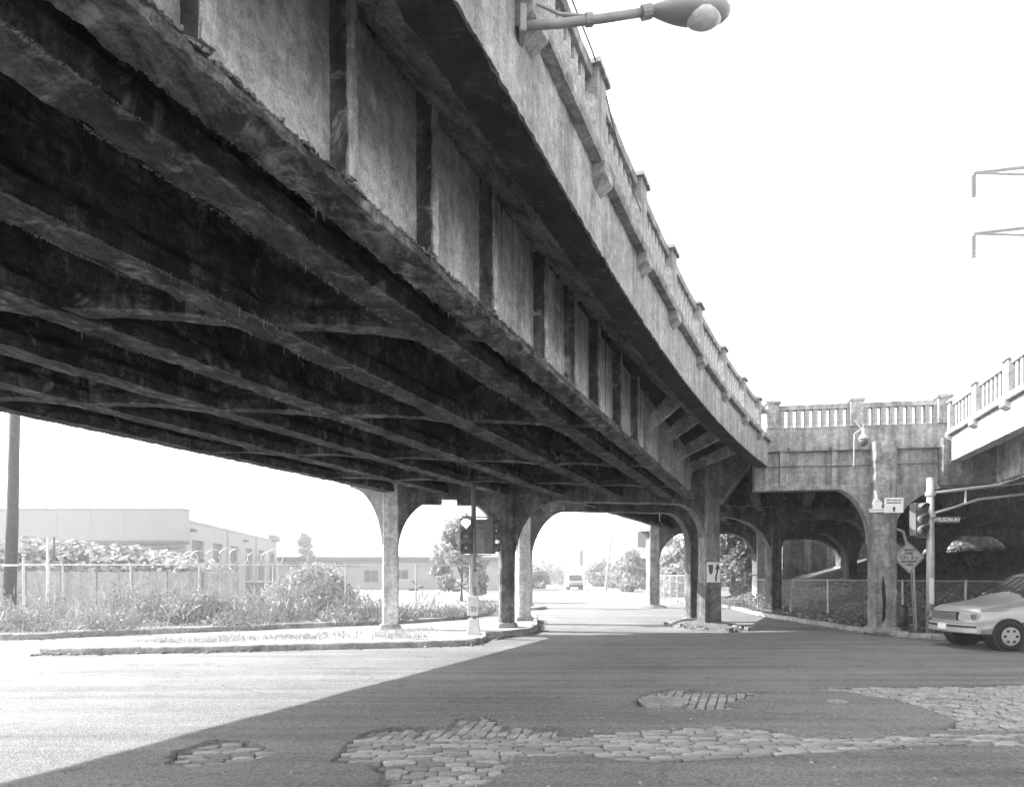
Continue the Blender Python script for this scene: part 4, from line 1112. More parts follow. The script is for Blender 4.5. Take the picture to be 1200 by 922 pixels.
for s_ in (-1, 1):
    for poly in ([(1.62, 1.27), (2.22, 1.74), (2.75, 1.78), (2.75, 1.27)], [(2.85, 1.27), (2.85, 1.78), (3.7, 1.78), (3.78, 1.27)], [(3.88, 1.27), (3.80, 1.76), (4.45, 1.68), (4.6, 1.27)]):
        # windows lie on the leaning upper side
        w_ = part('window', MB().add([cp(a, s_ * (W2 * (.965 - (z - 1.24) * .265) + .012), z) for a, z in poly] + [cp(a, s_ * (W2 * (.965 - (z - 1.24) * .265) - .05), z) for a, z in poly],
            [tuple(range(len(poly))), tuple(range(len(poly), 2 * len(poly)))[::-1]] + [(i, (i + 1) % len(poly), (i + 1) % len(poly) + len(poly), i + len(poly)) for i in range(len(poly))]), M_GLASSDK, body)
    for wx in (.95, 3.85):
        wh = part('wheel', MB().lathe((cx0 + wx, cy0 + s_ * (W2 - .10), .36), [(.30, -.13 if s_ > 0 else -.13), (.36, -.09), (.365, .09), (.30, .13)], 26, 'y'), M_TYRE, car, smooth=False)
        part('rim', MB().lathe((cx0 + wx, cy0 + s_ * (W2 + .03), .36), [(.23, -.02), (.22, .012), (.06, .02)] if s_ > 0 else [(.06, -.02), (.22, -.012), (.23, .02)], 20, 'y'), M_GALV, wh)
        part('wheel_arch', MB().lathe((cx0 + wx, cy0 + s_ * (W2 - .17), .38), [(.41, -.172), (.41, .172)], 26, 'y'), M_BLACK, body)
    part('headlight', MB().add([cp(-.005 + .12, s_ * .88, .74), cp(-.03, s_ * .52, .74), cp(-.0, s_ * .52, .90), cp(.14, s_ * .87, .90), cp(.3, s_ * .88, .74), cp(.2, s_ * .5, .74), cp(.2, s_ * .5, .9), cp(.32, s_ * .87, .9)],
        [(0, 1, 2, 3), (4, 7, 6, 5), (0, 4, 5, 1), (3, 2, 6, 7), (0, 3, 7, 4), (1, 5, 6, 2)]), M_HEADLAMP, body)
    part('side_trim', MB().box(cp(2.4, s_ * (W2 + .005), .62), (2.3, .03, .07)), M_TRIM, body)
    part('door_seam', MB().box(cp(2.80, s_ * (W2 - .0), .5), (.015, .02, .74)), M_BLACK, body)
    part('mirror', MB().box(cp(1.75, s_ * (W2 + .08), 1.22), (.12, .2, .15)), M_CARPAINT, body, bevel=.03)
    part('door_handle', MB().box(cp(3.55, s_ * (W2 - .0), 1.02), (.2, .05, .04)), M_CHROME, body)
part('windscreen', MB().add([cp(1.40, -.72, 1.27), cp(1.40, .72, 1.27), cp(2.10, .64, 1.80), cp(2.10, -.64, 1.80), cp(1.5, -.72, 1.22), cp(1.5, .72, 1.22), cp(2.2, .64, 1.75), cp(2.2, -.64, 1.75)], [(0, 1, 2, 3), (7, 6, 5, 4), (0, 4, 5, 1), (1, 5, 6, 2), (2, 6, 7, 3), (3, 7, 4, 0)]), M_GLASSDK, body)
part('grille', MB().box(cp(-.0, 0, .72), (.08, .95, .2)), M_BLACK, body)
part('bumper', MB().sweep(np.linspace(-.93, .93, 13), [(0, .42), (.12, .40), (.12, .66), (0, .64)], lambda u, a, z: Vector(cp(-.07 + a + .22 * abs(u / .93) ** 3, u, z))), M_CARPAINT, car, bevel=.02)
part('number_plate', MB().box(cp(-.085, 0, .48), (.02, .32, .14)), M_WHITE, car)
part('bumper_strip', MB().sweep(np.linspace(-.92, .92, 13), [(-.012, .55), (.03, .55), (.03, .60), (-.012, .60)], lambda u, a, z: Vector(cp(-.07 + a + .22 * abs(u / .93) ** 3, u, z))), M_BLACK, car)
for k in range(4): part('grille_bar', MB().box(cp(-.05, 0, .735 + k * .045), (.02, .93, .014)), M_CHROME, body)
for s_ in (-1, 1):
    part('indicator', MB().box(cp(.12, s_ * .86, .76), (.10, .06, .12)), M_LENSMID, body)
    part('sill', MB().box(cp(2.4, s_ * (W2 - .03), .30), (2.1, .08, .12)), M_BLACK, body)
    part('wiper', MB().tube([cp(1.42, s_ * .3, 1.285), cp(1.72, s_ * .3 + .32, 1.52)], .012, 5), M_BLACK, body)
    part('roof_rail', MB().tube([cp(2.5, s_ * .62, 1.94), cp(2.6, s_ * .62, 1.98), cp(4.2, s_ * .62, 1.99), cp(4.3, s_ * .62, 1.93)], .02, 6), M_BLACK, body)
    for wx in (.95, 3.85):
        for k in range(6):
            a = k * math.pi / 3
            part('wheel_slot', MB().box((cx0 + wx + .145 * math.cos(a), cy0 + s_ * (W2 + .045), .36 + .145 * math.sin(a) - .03), (.065, .02, .06)), M_BLACK, car)
# ------------------------------------------------------------------ chain-link fences
def fence(pts, h, label, zf=lambda x, y: 0.1, post_px=None, coil=None, lean=0.0, spacing=3.0, arms=False):
    r_ = thing('chain_link_fence', label, 'fence', (pts[0][0], pts[0][1], zf(*pts[0])))
    P_ = [Vector((p[0], p[1], 0)) for p in pts]
    k = 0
    for a, b in zip(P_[:-1], P_[1:]):
        L_ = (b - a).length; n = max(1, round(L_ / spacing))
        mb = MB(); vs = []
        for i in range(n + 1):
            p = a + (b - a) * i / n; z = zf(p.x, p.y)
            vs += [(p.x, p.y, z), (p.x, p.y, z + h)]
            if i < n or b is P_[-1]:
                dx = random.gauss(0, lean)
                part('post', MB().tube([(p.x, p.y, z - .1), (p.x + dx, p.y, z + h + .05)], .038, 8), M_GALV, r_)
                if arms: part('barb_arm', MB().tube([(p.x, p.y, z + h), (p.x - .18, p.y, z + h + .3)], .02, 6), M_GALV, r_)
        part('mesh', mb.add(vs, [(2 * i, 2 * i + 2, 2 * i + 3, 2 * i + 1) for i in range(n)]), M_CHAIN, r_)
        part('top_rail', MB().tube([Vector(v) for v in vs[1::2]], .028, 6), M_GALV, r_)
    if coil:
        a, b, n = coil; a = Vector(a); b = Vector(b)
        for i in range(n):
            p = a + (b - a) * (i + .5) / n + Vector((random.gauss(0, .15), 0, 0))
            rr = random.uniform(.28, .40); ph = random.uniform(.2, .6)
            part('razor_coil', MB().tube([p + Vector((rr * math.cos(t) * .9, rr * math.cos(t) * ph, rr * .8 + rr * math.sin(t))) for t in np.linspace(0, 2 * math.pi, 17)], .022, 5), M_GALV, r_)
    return r_
random.seed(31)
fl = fence([(-34, 29.4), (-13.5, 30.2), (-4, 31.2), (-1.6, 33.0)], 2.2, 'chain-link fence with barbed loops behind the weeds at left', coil=((-15.4, 30.1, 2.35), (-9.8, 30.6, 2.35), 10), arms=True, lean=.03)
fr = fence([(14.8, 38.0), (11.3, 38.3), (13.2, 60)], 1.75, 'chain-link fence along the far lane beneath the overpass')
fb = fence([(12.5, 33.5), (13.6, 28.6), (14.4, 24.6), (15.0, 22.2), (19.5, 21.2), (28, 20.6)], 1.5, 'sagging chain-link fence along the foot of the dirt bank', zf=emb, lean=.07)
# fence sign post at left
fx, fy = AT(55, 690, 27)[0], 27.0
fs_ = thing('sign_post', 'thin pale post with a narrow sign seen edge-on above the weeds', 'sign', (fx, fy, .1))
part('post', MB().tube([(fx, fy, .1), (fx + .05, fy, 3.3)], .05, 8), M_PAINTPALE, fs_)
part('sign_plate', MB().box((fx + .16, fy + .2, 2.55), (.05, .6, .8), R(31)), M_TRIM, fs_)
fx2, fy2 = AT(28, 690, 26.5)[0], 26.5
tag(part('bare_post', MB().tube([(fx2, fy2, .1), (fx2 - .02, fy2, 2.55)], .045, 8), M_PAINTPALE), 'bare pale metal post just right of the utility pole', 'post')

# ------------------------------------------------------------------ poles and wires
up = thing('utility_pole', 'dark wooden utility pole at the left edge rising behind the deck', 'utility pole', (-18.75, 26, 0))
part('shaft', MB().tube([(-18.85, 26, 0), (-18.7, 26, 4), (-18.55, 26, 11)], .23, 14, .17), M_WOOD, up, smooth=True)
part('strap', MB().lathe((-18.78, 26, 2.18), [(.235, 0), (.235, .08)], 14), M_PAINTPALE, up)
part('crossarm', MB().box((-18.55, 26, 10.2), (2.6, .12, .14)), M_WOOD, up)
def wire(a, b, sag, name, label, r=.02, n=24):
    a, b = Vector(a), Vector(b)
    pts = [a + (b - a) * (i / n) - Vector((0, 0, sag * 4 * (i / n) * (1 - i / n))) for i in range(n + 1)]
    return tag(part(name, MB().tube(pts, r, 5), M_GREYMETAL), label, 'wire')
wire((-31, 34, 7.6), (16, 75, 5.3), .6, 'overhead_wire', 'single overhead wire crossing the sky between the left pole and the columns', .03)
def lamp_pole(px_, ytop, Y, lean, label, arm=True, r=.1):
    x, y, z = AT(px_, ytop, Y)
    r_ = thing('street_pole', label, 'pole', (x, y, 0))
    part('shaft', MB().tube([(x - lean, y, -.1), (x, y, z)], r, 8, r * .7), M_WOOD if not arm else M_GREYMETAL, r_)
    part('luminaire', MB().tube([(x, y, z - .3), (x + .8, y, z + .0), (x + 1.3, y, z + .02)], .05, 6, .12), M_GREYMETAL, r_)
lamp_pole(686, 631, 110, 0, 'tall thin far street lamp beside the hanging banner')
lamp_pole(717, 624, 85, .8, 'leaning far wooden pole with a small lamp, right of the street', r=.18)
lamp_pole(676, 652, 140, 0, 'shortest of the three far street poles', r=.12)
bx1 = AT(681.5, 654, 112)
bn = thing('banner', 'tall narrow pale banner sign beside the far street lamp', 'sign', (bx1[0], bx1[1], 0))
part('panel', MB().box((bx1[0], bx1[1], bx1[2] - 1.3), (.75, .1, 2.6)), M_SIDING, bn)
part('post', MB().tube([(bx1[0], bx1[1] + .1, -.1), (bx1[0], bx1[1] + .1, bx1[2])], .08, 6), M_GREYMETAL, bn)
bb = AT(768, 633, 95)
bl = thing('billboard', 'distant billboard panel half hidden behind the spalled column', 'billboard', (bb[0], bb[1], 0))
part('panel', MB().box((bb[0], bb[1], bb[2] - 1.0), (5.0, .3, 2.2)), M_TRIM, bl)
for s_ in (-1.6, 1.6): part('leg', MB().tube([(bb[0] + s_, bb[1] + .2, -.1), (bb[0] + s_, bb[1] + .2, bb[2] - 1)], .12, 6), M_GREYMETAL, bl)

# transmission mast at the right: arms and insulators reach into view
TY = 58.0
tx = AT(1212, 300, TY)[0]
tm = thing('transmission_mast', 'power line mast at the right edge with arms and hanging insulators', 'pylon', (tx, TY, 2.8))
part('mast', MB().tube([(tx, TY, 2.5), (tx, TY, 50)], .9, 12, .35), M_GALV, tm, smooth=True)
for ya in (203, 274):
    a_ = AT(1141, ya, TY); up_ = AT(1212, ya - 8, TY); lo_ = AT(1212, ya + 2, TY)
    part('arm', MB().tube([a_, up_], .12, 6, .16).tube([a_, lo_], .10, 6), M_DARKMETAL, tm)
    insu = MB()
    for k in range(9): insu.lathe((a_[0], TY, a_[2] - .3 - k * .215), [(.04, 0), (.22, .02), (.2, .08), (.04, .10), (.04, .215)], 8)
    ip = part('insulator', insu, M_BLACK, tm)
    e_ = (a_[0], TY, a_[2] - 2.15)
    far = AT(960 if ya < 250 else 985, 560 if ya < 250 else 590, 330)
    wire(e_, far, 6 if ya < 250 else 4, 'power_line', 'faint power line sloping down-left from the upper insulator' if ya < 250 else 'faint power line sloping down-left from the lower insulator', .04)

# ------------------------------------------------------------------ buildings at left
gb = thing('garage_building', 'pale industrial garage with tall flat front and six roller doors down its side', 'building', (-25, 55, 0))
A = Vector((-24.6, 53, 0)); B = Vector((-28.2, 85, 0)); t = (B - A).normalized(); nR = Vector((t.y, -t.x, 0))
if nR.x < 0: nR = -nR
def PG(u, a, z): return A + t * u + nR * a + Vector((0, 0, z))
LB = (B - A).length
# side wall with door openings
dz0, dz1 = .1, 4.7; nd = 6; du = LB / nd
zt = 6.05
for i in range(nd):
    c = du * (i + .5)
    for a, b in ((du * i, c - 1.45), (c + 1.45, du * (i + 1))):
        part('wall_pier', MB().sweep([a, b], [(-.4, 0), (0, 0), (0, dz1), (-.4, dz1)], PG), M_STUCCO, gb)
    dr_ = part('roller_door', MB().sweep([c - 1.45, c + 1.45], [(-.38, 0), (-.32, 0), (-.32, dz1 - .5), (-.38, dz1 - .5)], PG), M_SHUTTER, gb)
    part('door_head', MB().sweep([c - 1.45, c + 1.45], [(-.38, dz1 - .5), (-.2, dz1 - .5), (-.2, dz1), (-.38, dz1)], PG), M_TRIM, gb)
    sl_ = MB()
    for k in range(10): sl_.sweep([c - 1.4, c + 1.4], [(-.33, .3 + k * .38), (-.30, .3 + k * .38), (-.30, .34 + k * .38), (-.33, .34 + k * .38)], PG)
    tag(part('slat_ribs', sl_, M_SHUTTER, dr_), kind='stuff')
part('wall', MB().sweep([0, LB], [(-.4, dz1 + .002), (0, dz1 + .002), (0, zt), (-.4, zt)], PG), M_STUCCO, gb)
part('coping', MB().sweep([-.05, LB], [(-.45, zt), (.08, zt), (.08, zt + .18), (-.45, zt + .18)], PG), M_SIDING, gb)
part('roof', MB().sweep([3.5, LB], [(-14, zt - .3), (-.3, zt - .3), (-.3, zt - .1), (-14, zt - .1)], PG), M_TRIM, gb)
part('rear_parapet', MB().sweep([LB - 3, LB + .4], [(-.4, zt - .0), (.3, zt), (.3, zt + .75), (-.4, zt + .75)], PG), M_TRIM, gb)
for u in (du * 2.02, du * 4.02): part('downpipe', MB().tube([PG(u, .08, 0), PG(u, .08, zt)], .07, 6), M_STUCCO, gb)
for u in (.9, du * 3.1):
    part('wall_light', MB().box(PG(u, .25, 5.3), (.35, .5, .22)), M_TRIM, gb)
# tall front block
part('front_wall', MB().box((-49.6, 53.25, 0), (50.0, .5, 4.55)), M_STUCCO, gb)
part('front_panel', MB().box((-49.6, 52.9, 4.55), (50.2, .9, 2.35)), M_SIDING, gb)
part('front_trim', MB().box((-49.6, 52.85, 4.30), (50.2, .8, .25)), M_TRIM, gb)
for i in range(9): part('seam', MB().box((-26.6 - i * 2.6, 52.44, 4.6), (.05, .03, 2.28)), M_STUCCO, gb)
part('front_cap', MB().box((-49.6, 52.9, 6.9), (50.3, 1.0, .1)), M_TRIM, gb)
for px_, h in ((54, 560), (106, 584)):
    x, y, z = AT(px_, h, 56)
    part('antenna', MB().tube([(x, y, 6.5), (x, y, z)], .05, 5).tube([(x - .1, y, z - .4), (x + .8, y, z - .9)], .03, 5), M_GREYMETAL, gb)
# lean-to roof on the front
lt = thing('lean_to', 'small dark-roofed lean-to against the garage front', 'shed', (-27, 51, 0))
part('roof', MB().add([(-29.8, 49.0, 3.05), (-24.4, 49.0, 4.05), (-24.4, 52.3, 4.25), (-29.8, 52.3, 3.25), (-29.8, 49.0, 2.9), (-24.4, 49.0, 3.85), (-24.4, 52.3, 4.0), (-29.8, 52.3, 3.1)], [(0, 1, 2, 3), (7, 6, 5, 4), (0, 4, 5, 1), (1, 5, 6, 2), (2, 6, 7, 3), (3, 7, 4, 0)]), M_TRIM, lt)
for x in (-29.5, -27, -24.7): part('post', MB().tube([(x, 49.2, 0), (x, 49.2, 2.95 + (x + 29.8) * .18)], .08, 6), M_GREYMETAL, lt)
# long low building behind
lb = thing('low_building', 'long low pale building with a dark roof edge behind the weeds', 'building', (-10, 88, 0))
part('wall', MB().box((-13.5, 90, 0), (30, 8, 3.75)), M_STUCCO, lb)
part('roof', MB().box((-13.5, 89.8, 3.75), (30.6, 8.8, .5)), M_TRIM, lb)
for px_ in (435, 523, 470):
    x = AT(px_, 675, 86)[0]
    w_ = part('window', MB().box((x, 86.0, 1.05), (1.7, .1, 1.55)), M_GLASSDK, lb)
    part('frame', MB().box((x, 85.93, 1.0), (1.9, .06, .1)).box((x, 85.93, 2.55), (1.9, .06, .1)).box((x, 85.93, 1.1), (.08, .06, 1.45)), M_SIDING, w_)
part('sign_band', MB().box((-22.6, 85.9, 3.0), (9, .1, .35)), M_TRIM, lb)
# block wall and scrap heap behind the fence
bw_ = thing('block_wall', 'long grey concrete wall below the scrap heap', 'wall', (-24, 36, 0))
for i in range(12): part('wall_panel', MB().box((-35.5 + i * 1.85, 36 + i * .06, 0), (1.80, .35, 2.02 + random.uniform(-.03, .03))), M_BLOCK, bw_, bevel=.02)
random.seed(77); sc_ = MB()
def heap(x):  # skyline of the heap
    return 2.1 + 1.75 * math.exp(-((x + 27) / 4.5) ** 2) + 1.05 * math.exp(-((x + 20.5) / 3.5) ** 2)
for _ in range(9000):
    x = random.uniform(-36, -16.2); y = random.uniform(36.6, 42); hmax = heap(x) * (1 - .02 * abs(y - 39)) + .4 * mnoise.noise(Vector((x, y, 0)))
    z = random.uniform(.6, 1.0) * hmax; r = random.uniform(.05, .16)
    k0 = len(sc_.v); chunk(sc_, x, y, z, r)
    ax_r = Vector((random.gauss(0, 1), random.gauss(0, 1), random.gauss(0, 1))).normalized(); st_ = random.choice((.25, .4, 1.0, 2.2))
    for k_ in range(k0, len(sc_.v)):
        q_ = Vector(sc_.v[k_]) - Vector((x, y, z)); q_ += ax_r * (q_.dot(ax_r) * (st_ - 1)); sc_.v[k_] = tuple(q_ + Vector((x, y, z)))
tag(part('scrap_heap', sc_, M_SCRAP), 'pale heap of tangled scrap piled behind the fence at left', 'scrap heap', kind='stuff')
# dumpster
dx_, dy_ = AT(311, 685, 36)[0], 36
dp = thing('dumpster', 'dark waste container half buried in the weeds', 'dumpster', (dx_, dy_, .1))
part('bin', MB().box((dx_, dy_, .1), (1.5, 1.4, 1.35), 0, 1.06), M_TRIM, dp, bevel=.03)
part('lid', MB().box((dx_, dy_, 1.46), (1.7, 1.6, .1)), M_SIDING, dp)

# ------------------------------------------------------------------ vegetation
def leaf_quads(cen, size, aspect=1.7, up=0.0, r=None):
    """folded leaf faces at centres cen (n,3); size (n,)"""
    r = r or rng
    n = len(cen)
    d = r.normal(size=(n, 3)); d[:, 2] += up; d /= np.linalg.norm(d, axis=1)[:, None]
    a = r.normal(size=(n, 3)); b = np.cross(d, a); b /= np.linalg.norm(b, axis=1)[:, None]
    L_ = (size * aspect)[:, None] * d * .5; W = size[:, None] * b * .5
    return np.stack([cen - L_, cen + W, cen + L_, cen - W], 1)
def quads_to_mb(q):
    mb = MB(); n = len(q)
    mb.v = q.reshape(-1, 3).tolist(); mb.f = [(4 * i, 4 * i + 1, 4 * i + 2, 4 * i + 3) for i in range(n)]
    return mb
def tree(label, x, y, z0, h, rad, n, leaf=.2, trunk_r=.14, cat='tree', crown0=.3, lobes=9, seed=1, group=None, slim=False, name='tree', mat=None):
    rr = np.random.default_rng(seed); random.seed(seed)
    r_ = thing(name, label, cat, (x, y, z0), group)
    top = Vector((x + random.uniform(-.2, .2), y, z0 + h * .8))
    mb = MB().tube([(x, y, z0 - .1), (x + .05, y, z0 + h * .35), top], trunk_r, 8, trunk_r * .25)
    part('trunk', mb, M_BARK, r_, smooth=True)
    cs = []; limbs = MB()
    for i in range(lobes):
        a = rr.uniform(0, 6.28); t = rr.uniform(0, 1)
        zz = z0 + h * (crown0 + (1 - crown0) * (i + .6) / lobes * .95)
        rel = (i + .6) / lobes
        span = rad * (1.0 - rel * .75 if slim else (math.sin(math.pi * min(1, .22 + rel * .72)))) * rr.uniform(.35, .8)
        c = np.array([x + span * math.cos(a), y + span * math.sin(a), zz]); lr = rad * rr.uniform(.28, .5) * (.7 if slim else 1)
        cs.append((c, lr))
        limbs.tube([(x, y, max(z0 + h * .2, zz - h * .22)), (c[0] * .6 + x * .4, c[1] * .6 + y * .4, zz - h * .07), tuple(c)], trunk_r * .35, 5, .02)
    part('limbs', limbs, M_BARK, r_)
    pts = []
    per = n // len(cs)
    for c, lr in cs:
        p = rr.normal(size=(per, 3)); p /= np.linalg.norm(p, axis=1)[:, None]; p *= (rr.uniform(0, 1, per) ** .45)[:, None] * lr; p[:, 2] *= .8
        pts.append(p + c)
    pts = np.concatenate(pts)
    q = leaf_quads(pts, rr.uniform(.6, 1.3, len(pts)) * leaf, r=rr)
    part('crown', quads_to_mb(q), mat or M_LEAF, r_, normals=False)
    return r_
tree('slender young poplar rising above the low roof at left', AT(357, 650, 97)[0], 97, 0, 8.0, 2.2, 5200, .3, seed=3, slim=True, crown0=.12, lobes=34)
tree('leafy tree behind the island traffic signal', -2.9, 47, 0, 5.9, 2.2, 4200, .22, seed=4, crown0=.12, lobes=12)
tree('dense roadside tree seen through the arch right of the tall column', AT(858, 690, 52)[0], 52, 0, 5.2, 3.0, 7000, .22, seed=5, crown0=.08, lobes=16)
tree('bushy tree between the far columns beneath the billboard', AT(800, 690, 60)[0], 60, 0, 5.0, 3.2, 6000, .24, seed=6, crown0=.05, lobes=15)
tree('pale tree left of the spalled far column', AT(742, 690, 80)[0], 80, 0, 4.6, 2.6, 3500, .26, seed=7, crown0=.08, lobes=12)
tree('round tree behind the right-hand pale far column', AT(892, 690, 64)[0], 64, .5, 5.0, 3.0, 5000, .24, seed=8, crown0=.05, lobes=14)
tree('wide tree on the bank top at the right edge', AT(1150, 650, 72)[0], 72, 2.9, 5.5, 5.5, 7000, .3, seed=9, crown0=.02, lobes=18)
tree('smaller tree on the bank top behind the signal pole', AT(1095, 660, 80)[0], 80, 2.9, 4.0, 4.5, 5000, .3, seed=10, crown0=.02, lobes=16)
k = 0
for px_, Y, h, rd, lb_ in ((640, 150, 5, 5, 'far roadside bush left of the distant truck'), (655, 185, 5.5, 6, 'farthest bush at the end of the street'), (705, 120, 4.2, 3.6, 'far bush beside the tall street lamp'), (728, 105, 3.6, 3.0, 'low far bush at the foot of the leaning pole'), (756, 92, 3.5, 2.6, 'low bush under the far billboard'), (628, 100, 2.6, 2.6, 'small bush at the kerb just right of the paired columns')):
    k += 1
    tree(lb_, AT(px_, 690, Y)[0], Y, 0, h, rd, 1800, .4, seed=20 + k, crown0=.0, lobes=10, name='bush', cat='bush', trunk_r=.08)

# weeds: thicket behind the far kerb
def bk_y(x):
    best = min(bk, key=lambda p: abs(p.x - x) + (100 if p.y > 60 else 0)); return best.y
cl = []; rr = np.random.default_rng(42)
for i in range(330):
    x = rr.uniform(-27, -0.6); y0 = bk_y(x) + .5
    y = y0 + rr.uniform(0, 1) ** 1.3 * max(1.5, (29.2 - y0))
    h = (0.35 + .55 * min(1, (y - y0) / 3)) * rr.choice([.4, .7, .95, 1.15, 1.5]) * rr.uniform(.8, 1.2)
    if -13 < x < -7 and y > 26: h *= 1.35
    cl.append((x, y, h, rr.uniform(.5, 1.1)))
Q = []
for x, y, h, rad in cl:
    n = int(420 * rad * max(.5, h))
    p = rr.normal(size=(n, 3)); p /= np.linalg.norm(p, axis=1)[:, None]; p *= (rr.uniform(0, 1, n) ** .4)[:, None]
    p[:, 0] *= rad; p[:, 1] *= rad; p[:, 2] = np.abs(p[:, 2]) * h
    cen = p + np.array([x, y, .12])
    Q.append(leaf_quads(cen, rr.uniform(.02, .05, n) * rr.choice([.8, 1.0, 1.7]), rr.choice([1.6, 2.4, 4.0]), .6, rr))
    m = int(10 * rad)
    st = np.stack([rr.normal(x, rad * .5, m), rr.normal(y, rad * .5, m), rr.uniform(.7, 1.25, m) * h], 1)
    Q.append(leaf_quads(st, rr.uniform(.03, .05, m), 12, 3.0, rr))
tag(part('weeds', quads_to_mb(np.concatenate(Q)), M_WEED, normals=False), 'tall pale weeds growing thick behind the far kerb', 'weeds', kind='stuff')
# white brush heap by the container
pts = []
for i in range(26):
    cx_, cy_ = rr.uniform(-11.0, -7.2), rr.uniform(31.8, 33.2); hz = 2.0 * math.exp(-((cx_ + 9.3) / 1.7) ** 2)
    p = rr.normal(size=(130, 3)) * np.array([.35, .35, .22]) + np.array([cx_, cy_, .3 + hz * rr.uniform(.5, 1)])
    pts.append(p)
pts = np.concatenate(pts)
tag(part('brush_heap', quads_to_mb(leaf_quads(pts, rr.uniform(.08, .2, len(pts)), 1.5, 0, rr)), M_DRY, normals=False), 'bleached heap of cut brush beside the waste container', 'brush heap', kind='stuff')
# dry grass on the island and at column feet
gq = []
for i in range(120):
    x = rr.uniform(-9.0, -2.2); f = (x + 10.7) / 9.3
    y0, y1 = 16.3 + f * 1.5, 16.6 + f * 5.5
    y = rr.uniform(y0 + .3, max(y0 + .5, y1)); n = 26
    b = np.stack([rr.normal(x, .22, n), rr.normal(y, .16, n), np.full(n, .15)], 1)
    gq.append(leaf_quads(b + np.array([0, 0, .04]), rr.uniform(.012, .03, n), 7, 1.2, rr))
tag(part('dry_grass', quads_to_mb(np.concatenate(gq)), M_DRY, normals=False), 'sparse bleached grass on the traffic island', 'grass', kind='stuff')
# dry growth lit behind the dark columns at the foot of the bank
gq = []
for i in range(60):
    x, y = rr.uniform(13.2, 17.2), rr.uniform(33.5, 38.5); n = 90; h = rr.uniform(.2, .8)
    b = rr.normal(size=(n, 3)) * np.array([.35, .35, .3]) * np.array([1, 1, h]) + np.array([x, y, emb(x, y) + h * .5])
    gq.append(leaf_quads(b, rr.uniform(.05, .12, n), 2, .3, rr))
tag(part('undergrowth', quads_to_mb(np.concatenate(gq)), M_DRY, normals=False), 'sunlit undergrowth behind the dark column at the foot of the bank', 'undergrowth', kind='stuff')
# litter and leaves on the dirt
random.seed(9); lit = MB()
for _ in range(900):
    t_ = random.random(); x = random.uniform(11.9, 17.5); y = random.uniform(20.4, 31)
    if (x - 11.6) > 6: continue
    chunk(lit, x, y, emb(x, y) + .03, random.choice((.02, .03, .04, .06)))
tag(part('litter', lit, M_WALK, normals=False), 'scattered litter and stones on the dirt under the ramp', 'litter', kind='stuff')
lf = rr.uniform(0, 1, (5200, 2)); lx = 11.9 + lf[:, 0] ** 1.5 * 9; ly = 20.0 + lf[:, 1] * 13
lz_ = np.array([emb(a, b) for a, b in zip(lx, ly)]) + .04
tag(part('leaf_litter', quads_to_mb(leaf_quads(np.stack([lx, ly, lz_], 1), rr.uniform(.03, .07, 5200), 1.6, 0, rr)), M_DEADLEAF, normals=False), 'dead leaves strewn over the dirt bank', 'leaves', kind='stuff')
iv = []
for i in range(420):
    x, y = rr.uniform(13.4, 27), rr.uniform(23, 42); n = 34
    if x / y > .82: continue
    b = rr.normal(size=(n, 3)) * np.array([.45, .45, .1]); b[:, 2] = np.abs(b[:, 2])
    b += np.array([x, y, 0]); b[:, 2] += np.array([emb(q_[0], q_[1]) for q_ in b]) + .03
    iv.append(leaf_quads(b, rr.uniform(.04, .10, n), 1.8, .3, rr))
tag(part('ground_ivy', quads_to_mb(np.concatenate(iv)), M_DEADLEAF, normals=False), 'dark ground cover creeping over the rising bank', 'ground cover', kind='stuff')
peb = MB()
for _ in range(140):
    x, y = random.uniform(-3, 6), random.uniform(5.4, 9)
    chunk(peb, x, y, .008, random.choice((.006, .009, .014)))
tag(part('pebbles', peb, M_WALK, normals=False), 'loose pebbles scattered on the asphalt', 'pebbles', kind='stuff')
kd = MB()
for line in (ifront, inose, bk[14:60], rk[20:75]):
    for _ in range(150):
        i = random.randrange(len(line) - 1); p = line[i] + (line[i + 1] - line[i]) * random.random()
        tt = (line[i + 1] - line[i]).normalized(); q_ = p + Vector((tt.y, -tt.x, 0)) * abs(random.gauss(0, .12))
        chunk(kd, q_.x, q_.y, .012, random.choice((.012, .02, .03, .045)))
tag(part('gutter_debris', kd, M_RUBBLE, normals=False), 'grit and broken bits lying along the kerbs', 'debris', kind='stuff')
rb = MB()
for _ in range(60):
    a = random.uniform(0, 6.28); q = random.uniform(.5, 1.15)
    chunk(rb, 7.15 + 1.1 * q * math.cos(a), 24.3 + 2.2 * q * math.sin(a), .10 * (1.3 - q) + .05, random.uniform(.04, .12))
tag(part('rubble', rb, M_RUBBLE, normals=False), 'loose broken concrete strewn over the mound at the tall column', 'rubble', kind='stuff')

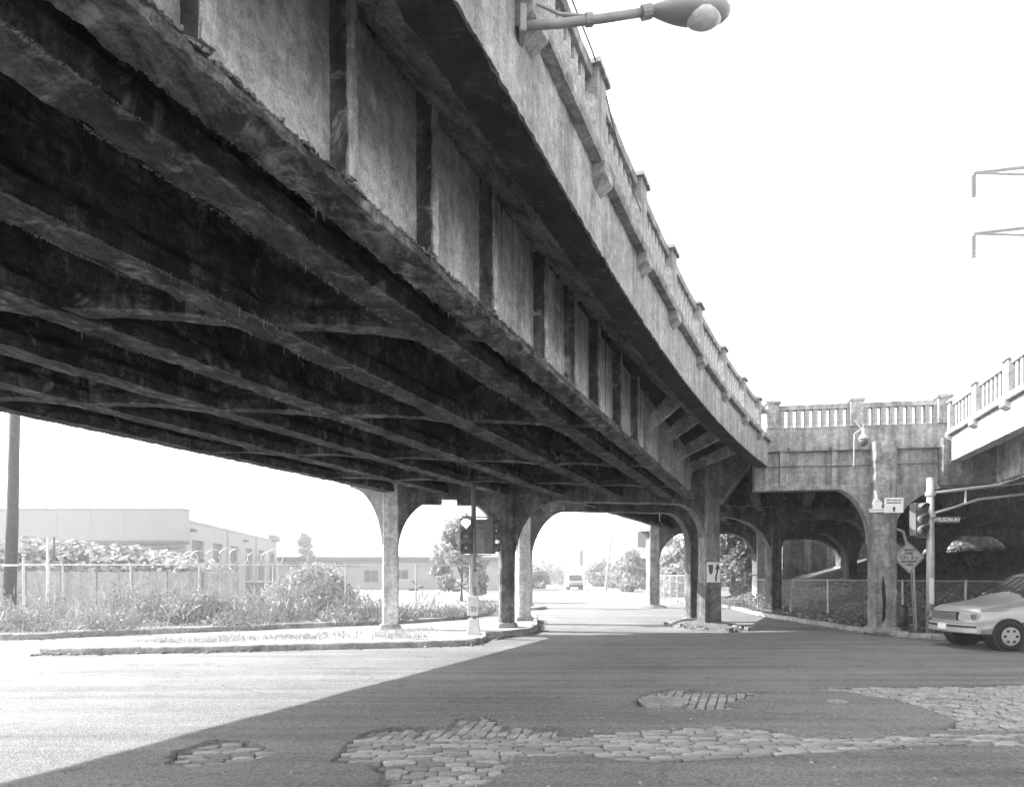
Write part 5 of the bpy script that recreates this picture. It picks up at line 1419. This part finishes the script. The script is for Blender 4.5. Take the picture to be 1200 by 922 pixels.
# ------------------------------------------------------------------ far traffic
def van(x, y, rz, L_, W, H, label, mat, name='van', cat='van'):
    r_ = thing(name, label, cat, (x, y, 0))
    def q(a, b, c): return (x + a * math.cos(rz) - b * math.sin(rz), y + a * math.sin(rz) + b * math.cos(rz), c)
    sd = [(-L_ / 2, .4), (-L_ / 2, H * .5), (-L_ / 2 + L_ * .12, H * .55), (-L_ / 2 + L_ * .24, H * .95), (-L_ / 2 + L_ * .3, H), (L_ / 2 - .1, H), (L_ / 2, H * .9), (L_ / 2, .4)]
    n = len(sd)
    vs = [q(a, -W / 2, c) for a, c in sd] + [q(a, W / 2, c) for a, c in sd]
    b_ = part('body', MB().add(vs, [tuple(range(n))[::-1], tuple(range(n, 2 * n))] + [(i, (i + 1) % n, (i + 1) % n + n, i + n) for i in range(n)]), mat, r_, bevel=.05)
    ws = [q(-L_ / 2 + L_ * .125 - .03, s_ * W * .42, H * .58) for s_ in (-1, 1)] + [q(-L_ / 2 + L_ * .235 - .03, s_ * W * .40, H * .92) for s_ in (1, -1)]
    part('windscreen', MB().add(ws, [(0, 1, 2, 3)]), M_GLASSDK, b_)
    part('bumper', MB().box(q(-L_ / 2 - .04, 0, .38), (.14, W * .96, .26), rz), M_BLACK, r_)
    for a in (-L_ * .3, L_ * .3):
        for s_ in (-1, 1):
            c = q(a, s_ * W * .44, .33)
            mb = MB().lathe((0, 0, 0), [(.33, -.1), (.33, .1)], 16, 'y'); mb.v = [(c[0] + v[0] * math.cos(rz) - v[1] * math.sin(rz), c[1] + v[0] * math.sin(rz) + v[1] * math.cos(rz), c[2] + v[2]) for v in mb.v]
            part('wheel', mb, M_TYRE, r_)
    for s_ in (-1, 1): part('headlight', MB().box(q(-L_ / 2 - .02, s_ * W * .36, H * .36), (.06, .3, .18), rz), M_CHROME, b_)
vx = AT(673, 690, 92)
van(vx[0], 92, R(90), 4.6, 1.9, 2.1, 'small van far down the sunlit street', M_SIDING)
cx_ = AT(472, 685, 80)[0]; van(cx_, 80, R(170), 4.4, 1.7, 1.45, 'pale parked car in front of the long low building', M_SIDING, 'parked_car', 'car')
cx_ = AT(548, 685, 76)[0]; van(cx_, 76, R(15), 4.4, 1.7, 1.45, 'pale parked car seen just right of the signal post', M_CARPAINT, 'parked_car', 'car')

# ------------------------------------------------------------------ air
hz = tag(part('haze', MB().prism([(-905, -305), (905, -305), (905, 905), (-905, 905)], -1.2, 51.5), MATS['worn_asphalt']), kind='stuff')
m_ = bpy.data.materials.new('pale_haze'); m_.use_nodes = True
for n_ in list(m_.node_tree.nodes):
    if n_.type == 'BSDF_PRINCIPLED': m_.node_tree.nodes.remove(n_)
pv = m_.node_tree.nodes.new('ShaderNodeVolumePrincipled')
pv.inputs['Color'].default_value = g(0.95); pv.inputs['Density'].default_value = 0.0026; pv.inputs['Anisotropy'].default_value = 0.3
m_.node_tree.links.new(pv.outputs[0], m_.node_tree.nodes['Material Output'].inputs['Volume'])
hz.data.materials.clear(); hz.data.materials.append(m_)
